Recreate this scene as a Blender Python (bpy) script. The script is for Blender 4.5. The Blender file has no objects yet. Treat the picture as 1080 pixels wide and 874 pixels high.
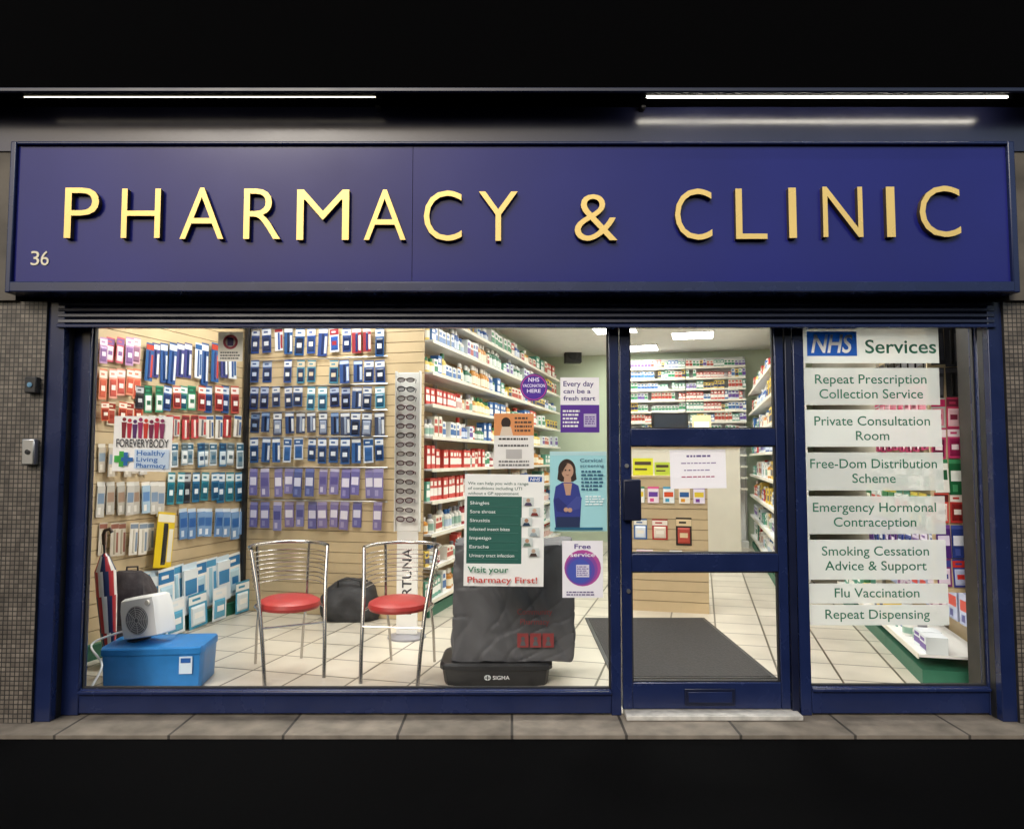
import bpy, math, random
from mathutils import Vector, Matrix, noise
random.seed(7)
sc=bpy.context.scene; col=sc.collection
# ------------------------------------------------------------------ camera model
F=771.0; D0=4.4; TH=math.radians(3.5); ST,CT=math.sin(TH),math.cos(TH)
A=math.radians(14.5); SA,CA=math.sin(A),math.cos(A)
def ray(px,py):
    c=(px-540)/F; v=(437-py)/F
    return (c, CT-v*ST, ST+v*CT)
_r=ray(540,752); H=-D0*_r[2]/_r[1]
def P(px,py,Y=0.0):
    r=ray(px,py); k=(Y+D0)/r[1]; return Vector((r[0]*k,Y,H+r[2]*k))
def G(px,py,z=0.0):
    r=ray(px,py); k=(z-H)/r[2]; return Vector((r[0]*k,r[1]*k-D0,z))
def ZP(py,Y=0.0): return P(540,py,Y).z
def XP(px,py,Y=0.0): return P(px,py,Y).x
def PL(px,py,t=None,s=None):
    r=ray(px,py); tc=D0*SA; s0=-D0*CA
    rt=r[0]*CA-r[1]*SA; rs=r[0]*SA+r[1]*CA
    k=(t-tc)/rt if t is not None else (s-s0)/rs
    return (tc+rt*k, s0+rs*k, H+r[2]*k)
def I(t,s,z=0.0): return Vector((t*CA+s*SA, -t*SA+s*CA, z))
RB=-A; RL=math.pi/2-A; RR=-(math.pi/2+A)      # facing the street / facing right / facing left

# ------------------------------------------------------------------ materials
def lin(h):
    h=h.lstrip('#'); out=[]
    for i in (0,2,4):
        c=int(h[i:i+2],16)/255
        out.append(c/12.92 if c<=0.04045 else ((c+0.055)/1.055)**2.4)
    return tuple(out)
MC={}
def mat(name,c,rough=0.5,metal=0.0,var=0.0,scale=8.0,bump=0.0,emit=0.0,spec=0.5,dist=.01):
    if name in MC: return MC[name]
    if isinstance(c,str): c=lin(c)
    m=bpy.data.materials.new(name); m.use_nodes=True; nt=m.node_tree; b=nt.nodes['Principled BSDF']
    b.inputs['Base Color'].default_value=(*c,1); b.inputs['Roughness'].default_value=rough
    b.inputs['Metallic'].default_value=metal; b.inputs['Specular IOR Level'].default_value=spec
    if emit:
        b.inputs['Emission Color'].default_value=(*c,1); b.inputs['Emission Strength'].default_value=emit
    if var or bump:
        tc=nt.nodes.new('ShaderNodeTexCoord'); n=nt.nodes.new('ShaderNodeTexNoise')
        n.inputs['Scale'].default_value=scale; n.inputs['Detail'].default_value=6
        nt.links.new(tc.outputs['Object'],n.inputs['Vector'])
        if var:
            r=nt.nodes.new('ShaderNodeValToRGB')
            r.color_ramp.elements[0].position=.3; r.color_ramp.elements[1].position=.7
            r.color_ramp.elements[0].color=(*[x*(1-var) for x in c],1)
            r.color_ramp.elements[1].color=(*[min(1,x*(1+var)) for x in c],1)
            nt.links.new(n.outputs['Fac'],r.inputs['Fac']); nt.links.new(r.outputs['Color'],b.inputs['Base Color'])
            mr=nt.nodes.new('ShaderNodeMapRange'); mr.inputs['To Min'].default_value=max(0,rough-.08); mr.inputs['To Max'].default_value=min(1,rough+.1)
            nt.links.new(n.outputs['Fac'],mr.inputs['Value']); nt.links.new(mr.outputs['Result'],b.inputs['Roughness'])
        if bump:
            bp=nt.nodes.new('ShaderNodeBump'); bp.inputs['Strength'].default_value=bump; bp.inputs['Distance'].default_value=dist
            nt.links.new(n.outputs['Fac'],bp.inputs['Height']); nt.links.new(bp.outputs['Normal'],b.inputs['Normal'])
    MC[name]=m; return m
def brickmat(name,c1,c2,mortar,w,h,gap,rough,rotz=0,offset=0.0,bump=.3,plane='XY',var=.12,nscale=3.0):
    m=bpy.data.materials.new(name); m.use_nodes=True; nt=m.node_tree; b=nt.nodes['Principled BSDF']
    tc=nt.nodes.new('ShaderNodeTexCoord'); mp=nt.nodes.new('ShaderNodeMapping')
    mp.vector_type='POINT'
    mp.inputs['Rotation'].default_value=(0,0,rotz)
    if plane=='XZ': mp.inputs['Rotation'].default_value=(-math.pi/2,0,0)
    nt.links.new(tc.outputs['Object'],mp.inputs['Vector'])
    br=nt.nodes.new('ShaderNodeTexBrick'); br.offset=offset; br.squash=1
    for k,v in (('Color1',c1),('Color2',c2),('Mortar',mortar)): br.inputs[k].default_value=(*lin(v),1)
    br.inputs['Scale'].default_value=1; br.inputs['Mortar Size'].default_value=gap; br.inputs['Mortar Smooth'].default_value=.1
    br.inputs['Brick Width'].default_value=w; br.inputs['Row Height'].default_value=h
    nt.links.new(mp.outputs['Vector'],br.inputs['Vector'])
    n=nt.nodes.new('ShaderNodeTexNoise'); n.inputs['Scale'].default_value=nscale; n.inputs['Detail'].default_value=8
    nt.links.new(tc.outputs['Object'],n.inputs['Vector'])
    mr=nt.nodes.new('ShaderNodeMapRange'); mr.inputs['From Min'].default_value=.25; mr.inputs['From Max'].default_value=.75
    mr.inputs['To Min'].default_value=1-var*2; mr.inputs['To Max'].default_value=1+var
    nt.links.new(n.outputs['Fac'],mr.inputs['Value'])
    mx=nt.nodes.new('ShaderNodeVectorMath'); mx.operation='SCALE'
    nt.links.new(br.outputs['Color'],mx.inputs[0]); nt.links.new(mr.outputs['Result'],mx.inputs['Scale'])
    nt.links.new(mx.outputs['Vector'],b.inputs['Base Color'])
    b.inputs['Roughness'].default_value=rough
    bp=nt.nodes.new('ShaderNodeBump'); bp.inputs['Strength'].default_value=bump; bp.inputs['Distance'].default_value=.004; bp.invert=True
    nt.links.new(br.outputs['Fac'],bp.inputs['Height']); nt.links.new(bp.outputs['Normal'],b.inputs['Normal'])
    return m
def frostmat(name,c,a):
    m=bpy.data.materials.new(name); m.use_nodes=True; nt=m.node_tree; b=nt.nodes['Principled BSDF']; o=nt.nodes['Material Output']
    b.inputs['Base Color'].default_value=(*c,1); b.inputs['Roughness'].default_value=.6
    t=nt.nodes.new('ShaderNodeBsdfTransparent'); mx=nt.nodes.new('ShaderNodeMixShader'); mx.inputs[0].default_value=a
    tl=nt.nodes.new('ShaderNodeBsdfTranslucent'); tl.inputs[0].default_value=(*c,1)
    m2=nt.nodes.new('ShaderNodeMixShader'); m2.inputs[0].default_value=.5
    nt.links.new(b.outputs[0],m2.inputs[1]); nt.links.new(tl.outputs[0],m2.inputs[2])
    nt.links.new(t.outputs[0],mx.inputs[1]); nt.links.new(m2.outputs[0],mx.inputs[2]); nt.links.new(mx.outputs[0],o.inputs[0])
    return m
def papermat(hexc,tr=.30):
    k='paper_%s_%s'%(hexc,tr)
    if k in MC: return MC[k]
    c=lin(hexc)
    m=bpy.data.materials.new(k); m.use_nodes=True; nt=m.node_tree; b=nt.nodes['Principled BSDF']; o=nt.nodes['Material Output']
    b.inputs['Base Color'].default_value=(*c,1); b.inputs['Roughness'].default_value=.5
    tl=nt.nodes.new('ShaderNodeBsdfTranslucent'); tl.inputs[0].default_value=(*c,1)
    m2=nt.nodes.new('ShaderNodeMixShader'); m2.inputs[0].default_value=tr
    nt.links.new(b.outputs[0],m2.inputs[1]); nt.links.new(tl.outputs[0],m2.inputs[2]); nt.links.new(m2.outputs[0],o.inputs[0])
    MC[k]=m; return m
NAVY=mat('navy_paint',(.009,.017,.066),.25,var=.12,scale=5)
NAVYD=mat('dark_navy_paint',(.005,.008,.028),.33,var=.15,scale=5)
SIGNM=mat('sign_panel_blue',(.013,.016,.150),.15,var=.12,scale=1.1,spec=.28)
RECM=mat('recess_metal',(.012,.014,.045),.20,metal=0,var=.2,scale=1.5,spec=.6)
BLACK=mat('black_plastic',(.012,.012,.013),.45,var=.2)
BLK2=mat('soot_black',(.0010,.0010,.0012),.9,var=.2,spec=.03)
CHROME=mat('chrome',(.46,.44,.41),.24,metal=1)
STEEL=mat('brushed_steel',(.5,.5,.5),.35,metal=1)
WHITE=mat('white_gloss',(.80,.80,.78),.4,var=.04)
MAPLE=mat('maple_board',(.56,.43,.255),.45,var=.10,scale=3)
GROOVE=mat('slat_groove',(.22,.14,.07),.6)
GREEN=mat('green_kick',(.02,.13,.075),.5,var=.1)
PALEG=mat('pale_green_wall',(.52,.60,.45),.7,var=.05,scale=2)
CREAM=mat('cream_wall',(.68,.64,.54),.7,var=.05,scale=2)
CEIL=mat('ceiling_tile_white',(.74,.74,.71),.8,var=.04)
RED=mat('red_vinyl',(.38,.03,.026),.38,var=.08)
def pm(hexc,rough=.35): return mat('plastic_'+hexc,hexc,rough)

# ------------------------------------------------------------------ mesh builder
class MB:
    def __init__(s): s.v=[]; s.f=[]; s.m=[]
    def add(s,vs,fs,m=0):
        o=len(s.v); s.v+= [tuple(v) for v in vs]
        for f in fs: s.f.append([i+o for i in f]); s.m.append(m)
        return s
    def box(s,x0,x1,y0,y1,z0,z1,m=0):
        if x0>x1:x0,x1=x1,x0
        if y0>y1:y0,y1=y1,y0
        if z0>z1:z0,z1=z1,z0
        vs=[(x0,y0,z0),(x1,y0,z0),(x1,y1,z0),(x0,y1,z0),(x0,y0,z1),(x1,y0,z1),(x1,y1,z1),(x0,y1,z1)]
        return s.add(vs,[(0,3,2,1),(4,5,6,7),(0,1,5,4),(1,2,6,5),(2,3,7,6),(3,0,4,7)],m)
    def quad(s,a,b,c,d,m=0): return s.add([a,b,c,d],[(0,1,2,3)],m)
    def frust(s,x0,x1,z0,z1,yb,yf,i,m=0):   # raised bevelled pad facing -y
        vs=[(x0,yb,z0),(x1,yb,z0),(x1,yb,z1),(x0,yb,z1),(x0+i,yf,z0+i),(x1-i,yf,z0+i),(x1-i,yf,z1-i),(x0+i,yf,z1-i)]
        return s.add(vs,[(4,5,6,7),(0,1,5,4),(1,2,6,5),(2,3,7,6),(3,0,4,7)],m)
    def tube(s,pts,r,n=8,m=0,caps=True):
        pts=[Vector(p) for p in pts]; rings=[]; up=None
        for i,p in enumerate(pts):
            d=(pts[min(i+1,len(pts)-1)]-pts[max(i-1,0)]).normalized()
            if up is None:
                up=Vector((0,0,1)) if abs(d.z)<.9 else Vector((1,0,0))
            a=d.cross(up).normalized(); up=a.cross(d).normalized()
            rr=r[i] if isinstance(r,(list,tuple)) else r
            rings.append([p+a*rr*math.cos(2*math.pi*k/n)+up*rr*math.sin(2*math.pi*k/n) for k in range(n)])
        vs=[v for R in rings for v in R]; fs=[]
        for i in range(len(rings)-1):
            for k in range(n): fs.append((i*n+k,i*n+(k+1)%n,(i+1)*n+(k+1)%n,(i+1)*n+k))
        if caps: fs.append(tuple(range(n-1,-1,-1))); fs.append(tuple((len(rings)-1)*n+k for k in range(n)))
        return s.add(vs,fs,m)
    def lathe(s,prof,c=(0,0,0),n=16,m=0,sx=1,sy=1,mf=None):
        vs=[];fs=[]
        for r,z in prof:
            for k in range(n):
                a=2*math.pi*k/n; vs.append((c[0]+r*sx*math.cos(a),c[1]+r*sy*math.sin(a),c[2]+z))
        o=len(prof)
        for i in range(o-1):
            for k in range(n): fs.append((i*n+k,i*n+(k+1)%n,(i+1)*n+(k+1)%n,(i+1)*n+k))
        fs.append(tuple(range(n-1,-1,-1))); fs.append(tuple((o-1)*n+k for k in range(n)))
        b=len(s.m); s.add(vs,fs,m)
        if mf:
            for j in range((o-1)*n): s.m[b+j]=mf(j//n,j%n)
        return s
    def loft(s,secs,n=40,m=0,pw=4,nz=0,fr=3,seed=0,fold=0,zf=.6):   # rounded-rectangle sections (z,hx,hy,cx,cy)
        vs=[];fs=[]
        for z,hx,hy,cx,cy in secs:
            for k in range(n):
                a=2*math.pi*k/n; ca,sa=math.cos(a),math.sin(a)
                q=(abs(ca)**pw+abs(sa)**pw)**(-1/pw)
                x=cx+hx*q*ca; y=cy+hy*q*sa; zz=z
                if nz:
                    d=noise.noise(Vector((x*fr+seed,y*fr,z*fr*zf)))*nz+noise.noise(Vector((x*fr*3+seed,y*fr*3,z*fr*2*zf)))*nz*.5
                    if fold:
                        d+=abs(noise.noise(Vector((x*fr*1.6+z*fr*.8+9,y*fr*1.6,z*fr*.5+seed))))*fold
                        d-=max(0,.12-abs(noise.noise(Vector((x*fr*1.1-z*fr*1.3+3,y*fr,z*fr*.9+seed)))))*fold*2
                    x+=d*ca; y+=d*sa; zz+=d*.6
                vs.append((x,y,zz))
        for i in range(len(secs)-1):
            for k in range(n): fs.append((i*n+k,i*n+(k+1)%n,(i+1)*n+(k+1)%n,(i+1)*n+k))
        fs.append(tuple(range(n-1,-1,-1))); fs.append(tuple((len(secs)-1)*n+k for k in range(n)))
        return s.add(vs,fs,m)
    def disc(s,cx,cz,rx,rz,y,m=0,n=24):
        return s.add([(cx+rx*math.cos(2*math.pi*k/n),y,cz+rz*math.sin(2*math.pi*k/n)) for k in range(n)],[tuple(range(n))],m)
    def poly(s,pts,y,m=0):
        a=sum(pts[i][0]*pts[(i+1)%len(pts)][1]-pts[(i+1)%len(pts)][0]*pts[i][1] for i in range(len(pts)))
        if a<0: pts=pts[::-1]
        return s.add([(x,y,z) for x,z in pts],[tuple(range(len(pts)))],m)
    def xf(s,M,start=0):
        for i in range(start,len(s.v)): s.v[i]=tuple(M@Vector(s.v[i]))
        return s
    def mesh(s,name,mats,o=(0,0,0)):
        me=bpy.data.meshes.new(name); me.from_pydata([(v[0]-o[0],v[1]-o[1],v[2]-o[2]) for v in s.v],[],s.f)
        for m in (mats if isinstance(mats,(list,tuple)) else [mats]): me.materials.append(m)
        me.polygons.foreach_set('material_index',s.m); me.polygons.foreach_set('use_smooth',[True]*len(s.f))
        me.update()
        try: me.set_sharp_from_angle(angle=math.radians(38))
        except Exception: me.polygons.foreach_set('use_smooth',[False]*len(s.f))
        return me
    def build(s,name,mats,parent=None,o=(0,0,0),bevel=0,seg=2):
        ob=bpy.data.objects.new(name,s.mesh(name,mats,o)); col.objects.link(ob)
        if parent is not None: ob.parent=parent
        else: ob.location=o
        if bevel:
            b=ob.modifiers.new('bevel','BEVEL'); b.width=bevel; b.segments=seg; b.limit_method='ANGLE'
        return ob
def tag(o,label,cat,group=None,kind=None):
    o['label']=label; o['category']=cat
    if group: o['group']=group
    if kind: o['kind']=kind
    return o
def thing(name,label,cat,loc=(0,0,0),rz=0,group=None):
    o=bpy.data.objects.new(name,None); col.objects.link(o); o.empty_display_size=.05
    o.location=loc; o.rotation_euler=(0,0,rz); return tag(o,label,cat,group)
def struct(o,label,cat): o['kind']='structure'; o['label']=label; o['category']=cat; return o
def dup(root,loc,rz,label):
    kids=list(root.children); r=root.copy(); col.objects.link(r); r.location=loc; r.rotation_euler=(0,0,rz); r['label']=label
    for ch in kids:
        c=ch.copy(); col.objects.link(c); c.parent=r
        for g in list(ch.children):
            d=g.copy(); col.objects.link(d); d.parent=c
    return r
ORD=['first','second','third','fourth','fifth','sixth','seventh','eighth','ninth','tenth','eleventh','twelfth','thirteenth','fourteenth','fifteenth','sixteenth','seventeenth','eighteenth','nineteenth','twentieth']
# ------------------------------------------------------------------ text
TC={}
def glyphs(t,bold=0.0,ext=0.0,shear=0.0,res=4,sp=1.0):
    k=(t,bold,ext,shear,sp)
    if k in TC: return TC[k]
    c=bpy.data.curves.new('txt','FONT'); c.body=t; c.offset=bold; c.extrude=ext; c.shear=shear; c.resolution_u=res; c.space_character=sp
    ob=bpy.data.objects.new('txt',c); col.objects.link(ob)
    dg=bpy.context.evaluated_depsgraph_get(); dg.update()
    me=bpy.data.meshes.new_from_object(ob.evaluated_get(dg))
    vs=[tuple(v.co) for v in me.vertices]; fs=[tuple(p.vertices) for p in me.polygons]
    bpy.data.objects.remove(ob); bpy.data.curves.remove(c); bpy.data.meshes.remove(me)
    TC[k]=(vs,fs); return TC[k]
CAPH=max(v[1] for v in glyphs('H')[0])
def natw(t,bold=0.0):
    vs=glyphs(t,bold)[0]; return max(v[0] for v in vs)-min(v[0] for v in vs)
def txt(mb,t,x0,x1,zb,cap,y,m=0,bold=0.0,shear=0.0,depth=0.0):
    vs,fs=glyphs(t,bold,.5 if depth else 0.0,shear)
    if not vs: return
    a=min(v[0] for v in vs); b=max(v[0] for v in vs); k=(x1-x0)/(b-a); q=cap/CAPH
    mb.add([(x0+(v[0]-a)*k, y-v[2]*depth, zb+v[1]*q) for v in vs],fs,m)
def txtbox(mb,t,x0,x1,z0,z1,y,m=0,bold=0.0,depth=0.0,mside=None):
    vs,fs=glyphs(t,bold,.5 if depth else 0.0)
    a=min(v[0] for v in vs); b=max(v[0] for v in vs); c=min(v[1] for v in vs); d=max(v[1] for v in vs)
    st=len(mb.m)
    mb.add([(x0+(v[0]-a)/(b-a)*(x1-x0), y-v[2]*depth, z0+(v[1]-c)/(d-c)*(z1-z0)) for v in vs],fs,m)
    if mside is not None:
        for i,f in enumerate(fs):
            if max(vs[j][2] for j in f)-min(vs[j][2] for j in f)>.1: mb.m[st+i]=mside

# ================================================================== WORLD + LIGHT
w=bpy.data.worlds.new('World'); sc.world=w; w.use_nodes=True
nt=w.node_tree; sky=nt.nodes.new('ShaderNodeTexSky'); sky.sky_type='NISHITA'; sky.sun_disc=False
sky.sun_elevation=math.radians(34); sky.sun_rotation=math.radians(200); sky.altitude=50; sky.air_density=1.5; sky.dust_density=3
nt.links.new(sky.outputs[0],nt.nodes['Background'].inputs[0]); nt.nodes['Background'].inputs[1].default_value=.145
sl=bpy.data.lights.new('sun','SUN'); sl.energy=1.5; sl.angle=math.radians(22); sl.color=(1,.97,.92)
so=bpy.data.objects.new('sun',sl); col.objects.link(so)
so.rotation_euler=(math.radians(56),0,math.radians(-20))
sc.view_settings.view_transform='Standard'; sc.view_settings.look='None'; sc.view_settings.exposure=0
cd=bpy.data.cameras.new('camera'); cam=bpy.data.objects.new('camera',cd); col.objects.link(cam)
cd.sensor_width=36; cd.lens=F*36/1080; cd.clip_end=500; cd.clip_start=.05
cam.location=(0,-D0,H); cam.rotation_euler=(math.pi/2+TH,0,0); sc.camera=cam

# ================================================================== GROUND
PE=G(540,775).y
m=brickmat('paving_slabs','#857b6e','#746b5f','#3b3630',.62,.42,.008,.75,offset=.5,bump=.4,var=.28,nscale=6)
struct(MB().box(-9,9,PE,-.001,-.14,0).build('pavement',m),'strip of worn stone paving slabs along the shopfront base','pavement')
m=mat('tarmac',(.0018,.0018,.0020),.95,var=.35,scale=40,spec=.03)
struct(MB().box(-60,60,-60,PE-.001,-.2,-.02).build('road',m),'dark tarmac in front of the paving slabs','road')
# unseen buildings opposite, added with a gap to shape reflections in the gloss sign
BRK=brickmat('dark_brick','#3a2a22','#2c201b','#1d1916',.45,.15,.02,.85,plane='XZ',offset=.5,bump=.2,var=.2)
PALE=mat('pale_render',(.55,.54,.52),.8,var=.1,scale=1)
SLATE=mat('slate_roof',(.03,.03,.035),.7); DGL=mat('dark_pane',(.01,.012,.015),.1)
def terrace(label,x0,x1,hgt,m):
    b_=thing('added_terrace',label,'building',((x0+x1)/2,-15,-.02)); L=b_.location.copy()
    MB().box(x0,x1,-20,-15,-.02,hgt).build('wall',m,b_,L)
    MB().add([(x0-.2,-14.8,hgt+.001),(x1+.2,-14.8,hgt+.001),(x1+.2,-20.2,hgt+.001),(x0-.2,-20.2,hgt+.001),(x0-.2,-17.5,hgt+1.2),(x1+.2,-17.5,hgt+1.2)],[(0,1,2,3),(0,4,5,1),(2,5,4,3),(0,3,4),(1,5,2)]).build('roof',SLATE,b_,L)
    n=int((x1-x0)/2.6)
    for i in range(n):
        xx=x0+(i+.5)*(x1-x0)/n
        f=MB().box(xx-.6,xx+.6,-14.998,-14.93,1.2,2.9).build('window_frame',WHITE,b_,L)
        MB().box(xx-.52,xx+.52,-14.929,-14.92,1.28,2.82).build('pane',DGL,f,L)
terrace('unseen dark brick terrace across the street, added to darken sign reflections',-9.3,26,5.2,BRK)
terrace('unseen pale rendered building left of the gap, added for sign reflections',-40,-13.2,4.6,PALE)
# ================================================================== SHOP SHELL
CH=3.4
TILE=brickmat('floor_tiles','#d3ccbd','#c7bfb0','#5a5244',.40,.40,.008,.28,rotz=A,offset=0,bump=.25,var=.12,nscale=2)
struct(MB().box(-5,6,.0,13,-.14,0).build('shop_floor',TILE),'cream square floor tiles with dark grout inside the shop','floor')
struct(MB().box(-5,6,.06,13,CH,CH+.1).build('shop_ceiling',CEIL),'white ceiling above the shop interior','ceiling')
AT=-3.36; BS=2.18; LT=-1.38; RT=2.478; BKS=9.1
def iwall(name,t0,t1,s0,s1,m,label,z1=CH):
    o=MB().box(t0,t1,s0,s1,0,z1).build(name,m); o.rotation_euler=(0,0,-A); return struct(o,label,'wall')
iwall('left_wall',AT-.15,AT-.03,-.85,BS+.05,CREAM,'cream wall behind the left slatted display')
iwall('partition_wall',AT-.02,LT-.42,BS+.03,BS+.15,CREAM,'cream partition wall behind the hanging pack display')
iwall('side_wall',LT-.55,LT-.43,BS+.16,BKS-.01,PALEG,'pale green wall behind the long shelving on the left')
iwall('back_wall',LT-.55,3.3,BKS,BKS+.12,PALEG,'pale green wall at the far end of the shop')
iwall('right_wall',2.96,3.1,1.20,BKS-.01,CREAM,'cream wall behind the right hand shelving')
# ================================================================== FACADE
XL=-2.53; XR=2.79; ZT=ZP(345); ZB=ZP(725)
FY0,FY1=-.04,.04
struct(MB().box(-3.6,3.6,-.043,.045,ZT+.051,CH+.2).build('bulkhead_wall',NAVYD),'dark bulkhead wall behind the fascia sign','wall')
# main window
win=thing('shop_window','large left shop window in navy frame with chairs behind it','window',((XL+.58)/2,0,0)); wl=win.location.copy()
b=MB(); b.box(-2.66,XL,FY0,FY1,.0,ZT+.05); b.box(.58,.64,FY0,FY1,0,ZT+.05); b.box(XL,.58,FY0,FY1,.012,ZB); b.box(XL,.58,FY0,FY1,ZT,ZT+.05)
b.build('frame',NAVY,win,wl,bevel=.006)
b=MB(); b.box(XL,.58,FY0-.022,FY0-.001,ZB-.022,ZB-.004); b.build('sill',NAVY,win,wl,bevel=.004)
GASK=mat('rubber_gasket',(.01,.01,.011),.6)
def gasket(par,l,x0,x1,z0,z1):
    b=MB(); e=.008
    b.box(x0+.0005,x0+e,-.012,.012,z0+.0005,z1-.0005); b.box(x1-e,x1-.0005,-.012,.012,z0+.0005,z1-.0005)
    b.box(x0+e+.0005,x1-e-.0005,-.012,.012,z0+.0005,z0+e); b.box(x0+e+.0005,x1-e-.0005,-.012,.012,z1-e,z1-.0005)
    b.build('gasket',GASK,par,l)
gasket(win,wl,XL,.58,ZB,ZT)
# right window
X0=1.752
rw=thing('shop_window','narrow right shop window carrying the frosted list of services','window',((X0+XR)/2,0,0)); rl=rw.location.copy()
b=MB(); b.box(1.685,X0,FY0,FY1,0,ZT+.05); b.box(XR,2.87,FY0,FY1,0,ZT+.05); b.box(X0,XR,FY0,FY1,.012,ZP(722)); b.box(X0,XR,FY0,FY1,ZT,ZT+.05)
b.build('frame',NAVY,rw,rl,bevel=.006)
MB().box(X0,XR,FY0-.022,FY0-.001,ZP(722)-.022,ZP(722)-.004).build('sill',NAVY,rw,rl,bevel=.004)
gasket(rw,rl,X0,XR,ZP(722),ZT)
# door
DX0,DX1=.648,1.678; GX0,GX1=.708,1.578
door=thing('shop_door','navy framed glass shop door with three panes and a letterbox','door',((DX0+DX1)/2,0,0)); dl=door.location.copy()
zb=.035
MB().box(DX0,GX0,-.03,.03,zb,ZT+.02).build('stile',NAVY,door,dl,bevel=.005)
MB().box(GX1,DX1-.045,-.03,.03,zb,ZT+.02).build('stile',NAVY,door,dl,bevel=.005)
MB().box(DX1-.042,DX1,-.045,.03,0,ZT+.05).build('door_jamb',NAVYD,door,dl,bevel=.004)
rails=[(ZT,ZT+.05),(ZP(470),ZP(452)),(ZP(602),ZP(583)),(zb,ZP(718))]
for a,c in rails: MB().box(GX0,GX1,-.028,.028,a,c).build('rail',NAVY,door,dl,bevel=.005)
for a,c in ((ZP(452),ZT),(ZP(583),ZP(470)),(ZP(718),ZP(602))): gasket(door,dl,GX0,GX1,a,c)
lx0,lx1=XP(722,732,-.03),XP(775,732,-.03)
lb=MB().box(lx0,lx1,-.040,-.0285,ZP(741),ZP(724)).build('letterbox',NAVYD,door,dl,bevel=.003)
MB().box(lx0+.02,lx1-.02,-.046,-.0405,ZP(738),ZP(727)).build('flap',NAVY,lb,(0,0,0),bevel=.002)
lb.children[0].location=-Vector(dl)
hb=MB().box(XP(657,527,-.06),XP(676,527,-.06),-.075,-.0305,ZP(548),ZP(505)); hb.build('handle',NAVYD,door,dl,bevel=.008)
MB().lathe([(.012,0),(.012,.012)],n=14).xf(Matrix.Translation((XP(660,491),-.0305,ZP(491)))@Matrix.Rotation(math.pi/2,4,'X')).build('lock',STEEL,door,dl)
MB().lathe([(.012,0),(.012,.012)],n=14).xf(Matrix.Translation((XP(662,622),-.0305,ZP(622)))@Matrix.Rotation(math.pi/2,4,'X')).build('lock',STEEL,door,dl)
tag(MB().box(.655,1.665,-.13,.03,.001,.030).build('threshold',mat('worn_white_sill',(.46,.44,.40),.6,var=.3,scale=14),o=(0,0,0),bevel=.006),'worn white threshold step under the shop door','threshold')
# shutter guides + reveals
SY=-.14
for sx,xa,xb,lab in ((-1,XP(42,560,SY),XP(60,560,SY),'dark navy shutter guide channel at the left of the shopfront'),(1,XP(1050,560,SY),XP(1066,560,SY),'dark navy shutter guide channel at the right of the shopfront')):
    g=thing('shutter_guide',lab,'shutter guide',((xa+xb)/2,SY,0)); gl=g.location.copy()
    zt=ZP(318,SY)
    MB().box(xa,xb,SY,-.005,0,zt).build('channel',NAVY,g,gl,bevel=.004)
    if sx<0: MB().box(xb+.001,-2.662,-.09,-.02,0,zt).build('reveal',BLACK,g,gl)
    else: MB().box(2.872,xa-.001,-.09,-.02,0,zt).build('reveal',BLACK,g,gl)
# shutter housing
xa,xb=XP(62,330,SY),XP(1048,330,SY)
sh=thing('roller_shutter','navy roller shutter wound up under the fascia sign','shutter',(0,SY,ZP(342,SY))); shl=sh.location.copy()
b=MB(); z0,z1=ZP(342,SY),ZP(318,SY); n=4
for i in range(n):
    a=z0+(z1-z0)*i/n; c=z0+(z1-z0)*(i+1)/n
    b.add([(xa,SY+.012,a),(xb,SY+.012,a),(xb,SY-.006,a+(c-a)*.35),(xa,SY-.006,a+(c-a)*.35),(xb,SY-.003,a+(c-a)*.8),(xa,SY-.003,a+(c-a)*.8),(xb,SY+.012,c),(xa,SY+.012,c)],[(0,1,2,3),(3,2,4,5),(5,4,6,7)])
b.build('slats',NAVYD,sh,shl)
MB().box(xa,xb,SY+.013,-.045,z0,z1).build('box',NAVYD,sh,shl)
MB().box(xa,xb,SY-.02,SY+.03,z0-.022,z0-.001).build('bottom_bar',NAVY,sh,shl,bevel=.004)
# sign
GY=-.27
sx0,sx1=XP(17,228,GY),XP(1063,228,GY); sz0,sz1=ZP(298,GY),ZP(154,GY)
sign=thing('shop_sign','long blue fascia sign with raised gold lettering above the window','sign',(0,GY,sz0)); sgl=sign.location.copy()
xm=XP(435,228,GY)
MB().box(sx0,xm-.0015,GY,-.06,sz0,sz1).build('panel',SIGNM,sign,sgl)
MB().box(xm+.0015,sx1,GY,-.06,sz0,sz1).build('panel',SIGNM,sign,sgl)
b=MB(); fz0,fz1=ZP(308,GY-.03),ZP(149,GY-.02); fx0,fx1=XP(8,228,GY-.02),XP(1073,228,GY-.02)
b.box(fx0,sx0-.0005,GY-.022,-.06,fz0,fz1); b.box(sx1+.0005,fx1,GY-.022,-.06,fz0,fz1)
b.box(sx0,sx1,GY-.022,-.06,sz1+.0005,fz1); b.box(sx0,sx1,GY-.035,-.06,fz0,sz0-.0005)
b.build('frame',NAVY,sign,sgl,bevel=.007,seg=3)
GOLD=mat('gold_letter_face',(.82,.58,.19),.27,metal=.30,var=.06,scale=2); GSIDE=mat('letter_side',(.07,.045,.018),.5)
LET=[('P',68,104,198,251),('H',128,169,199,251),('A',190,236,198,252),('R',257,296,199,252),('M',313,368,200,253),('A',384,428,200,253),('C',447,487,201,254),('Y',505,546,202,254),('&',606,651,205,254),('C',712,751,199,253),('L',776,809,199,252),('I',832,840,198,251),('N',868,910,197,250),('I',935,944,197,250),('C',970,1013,196,250)]
LY=GY-.035
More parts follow.
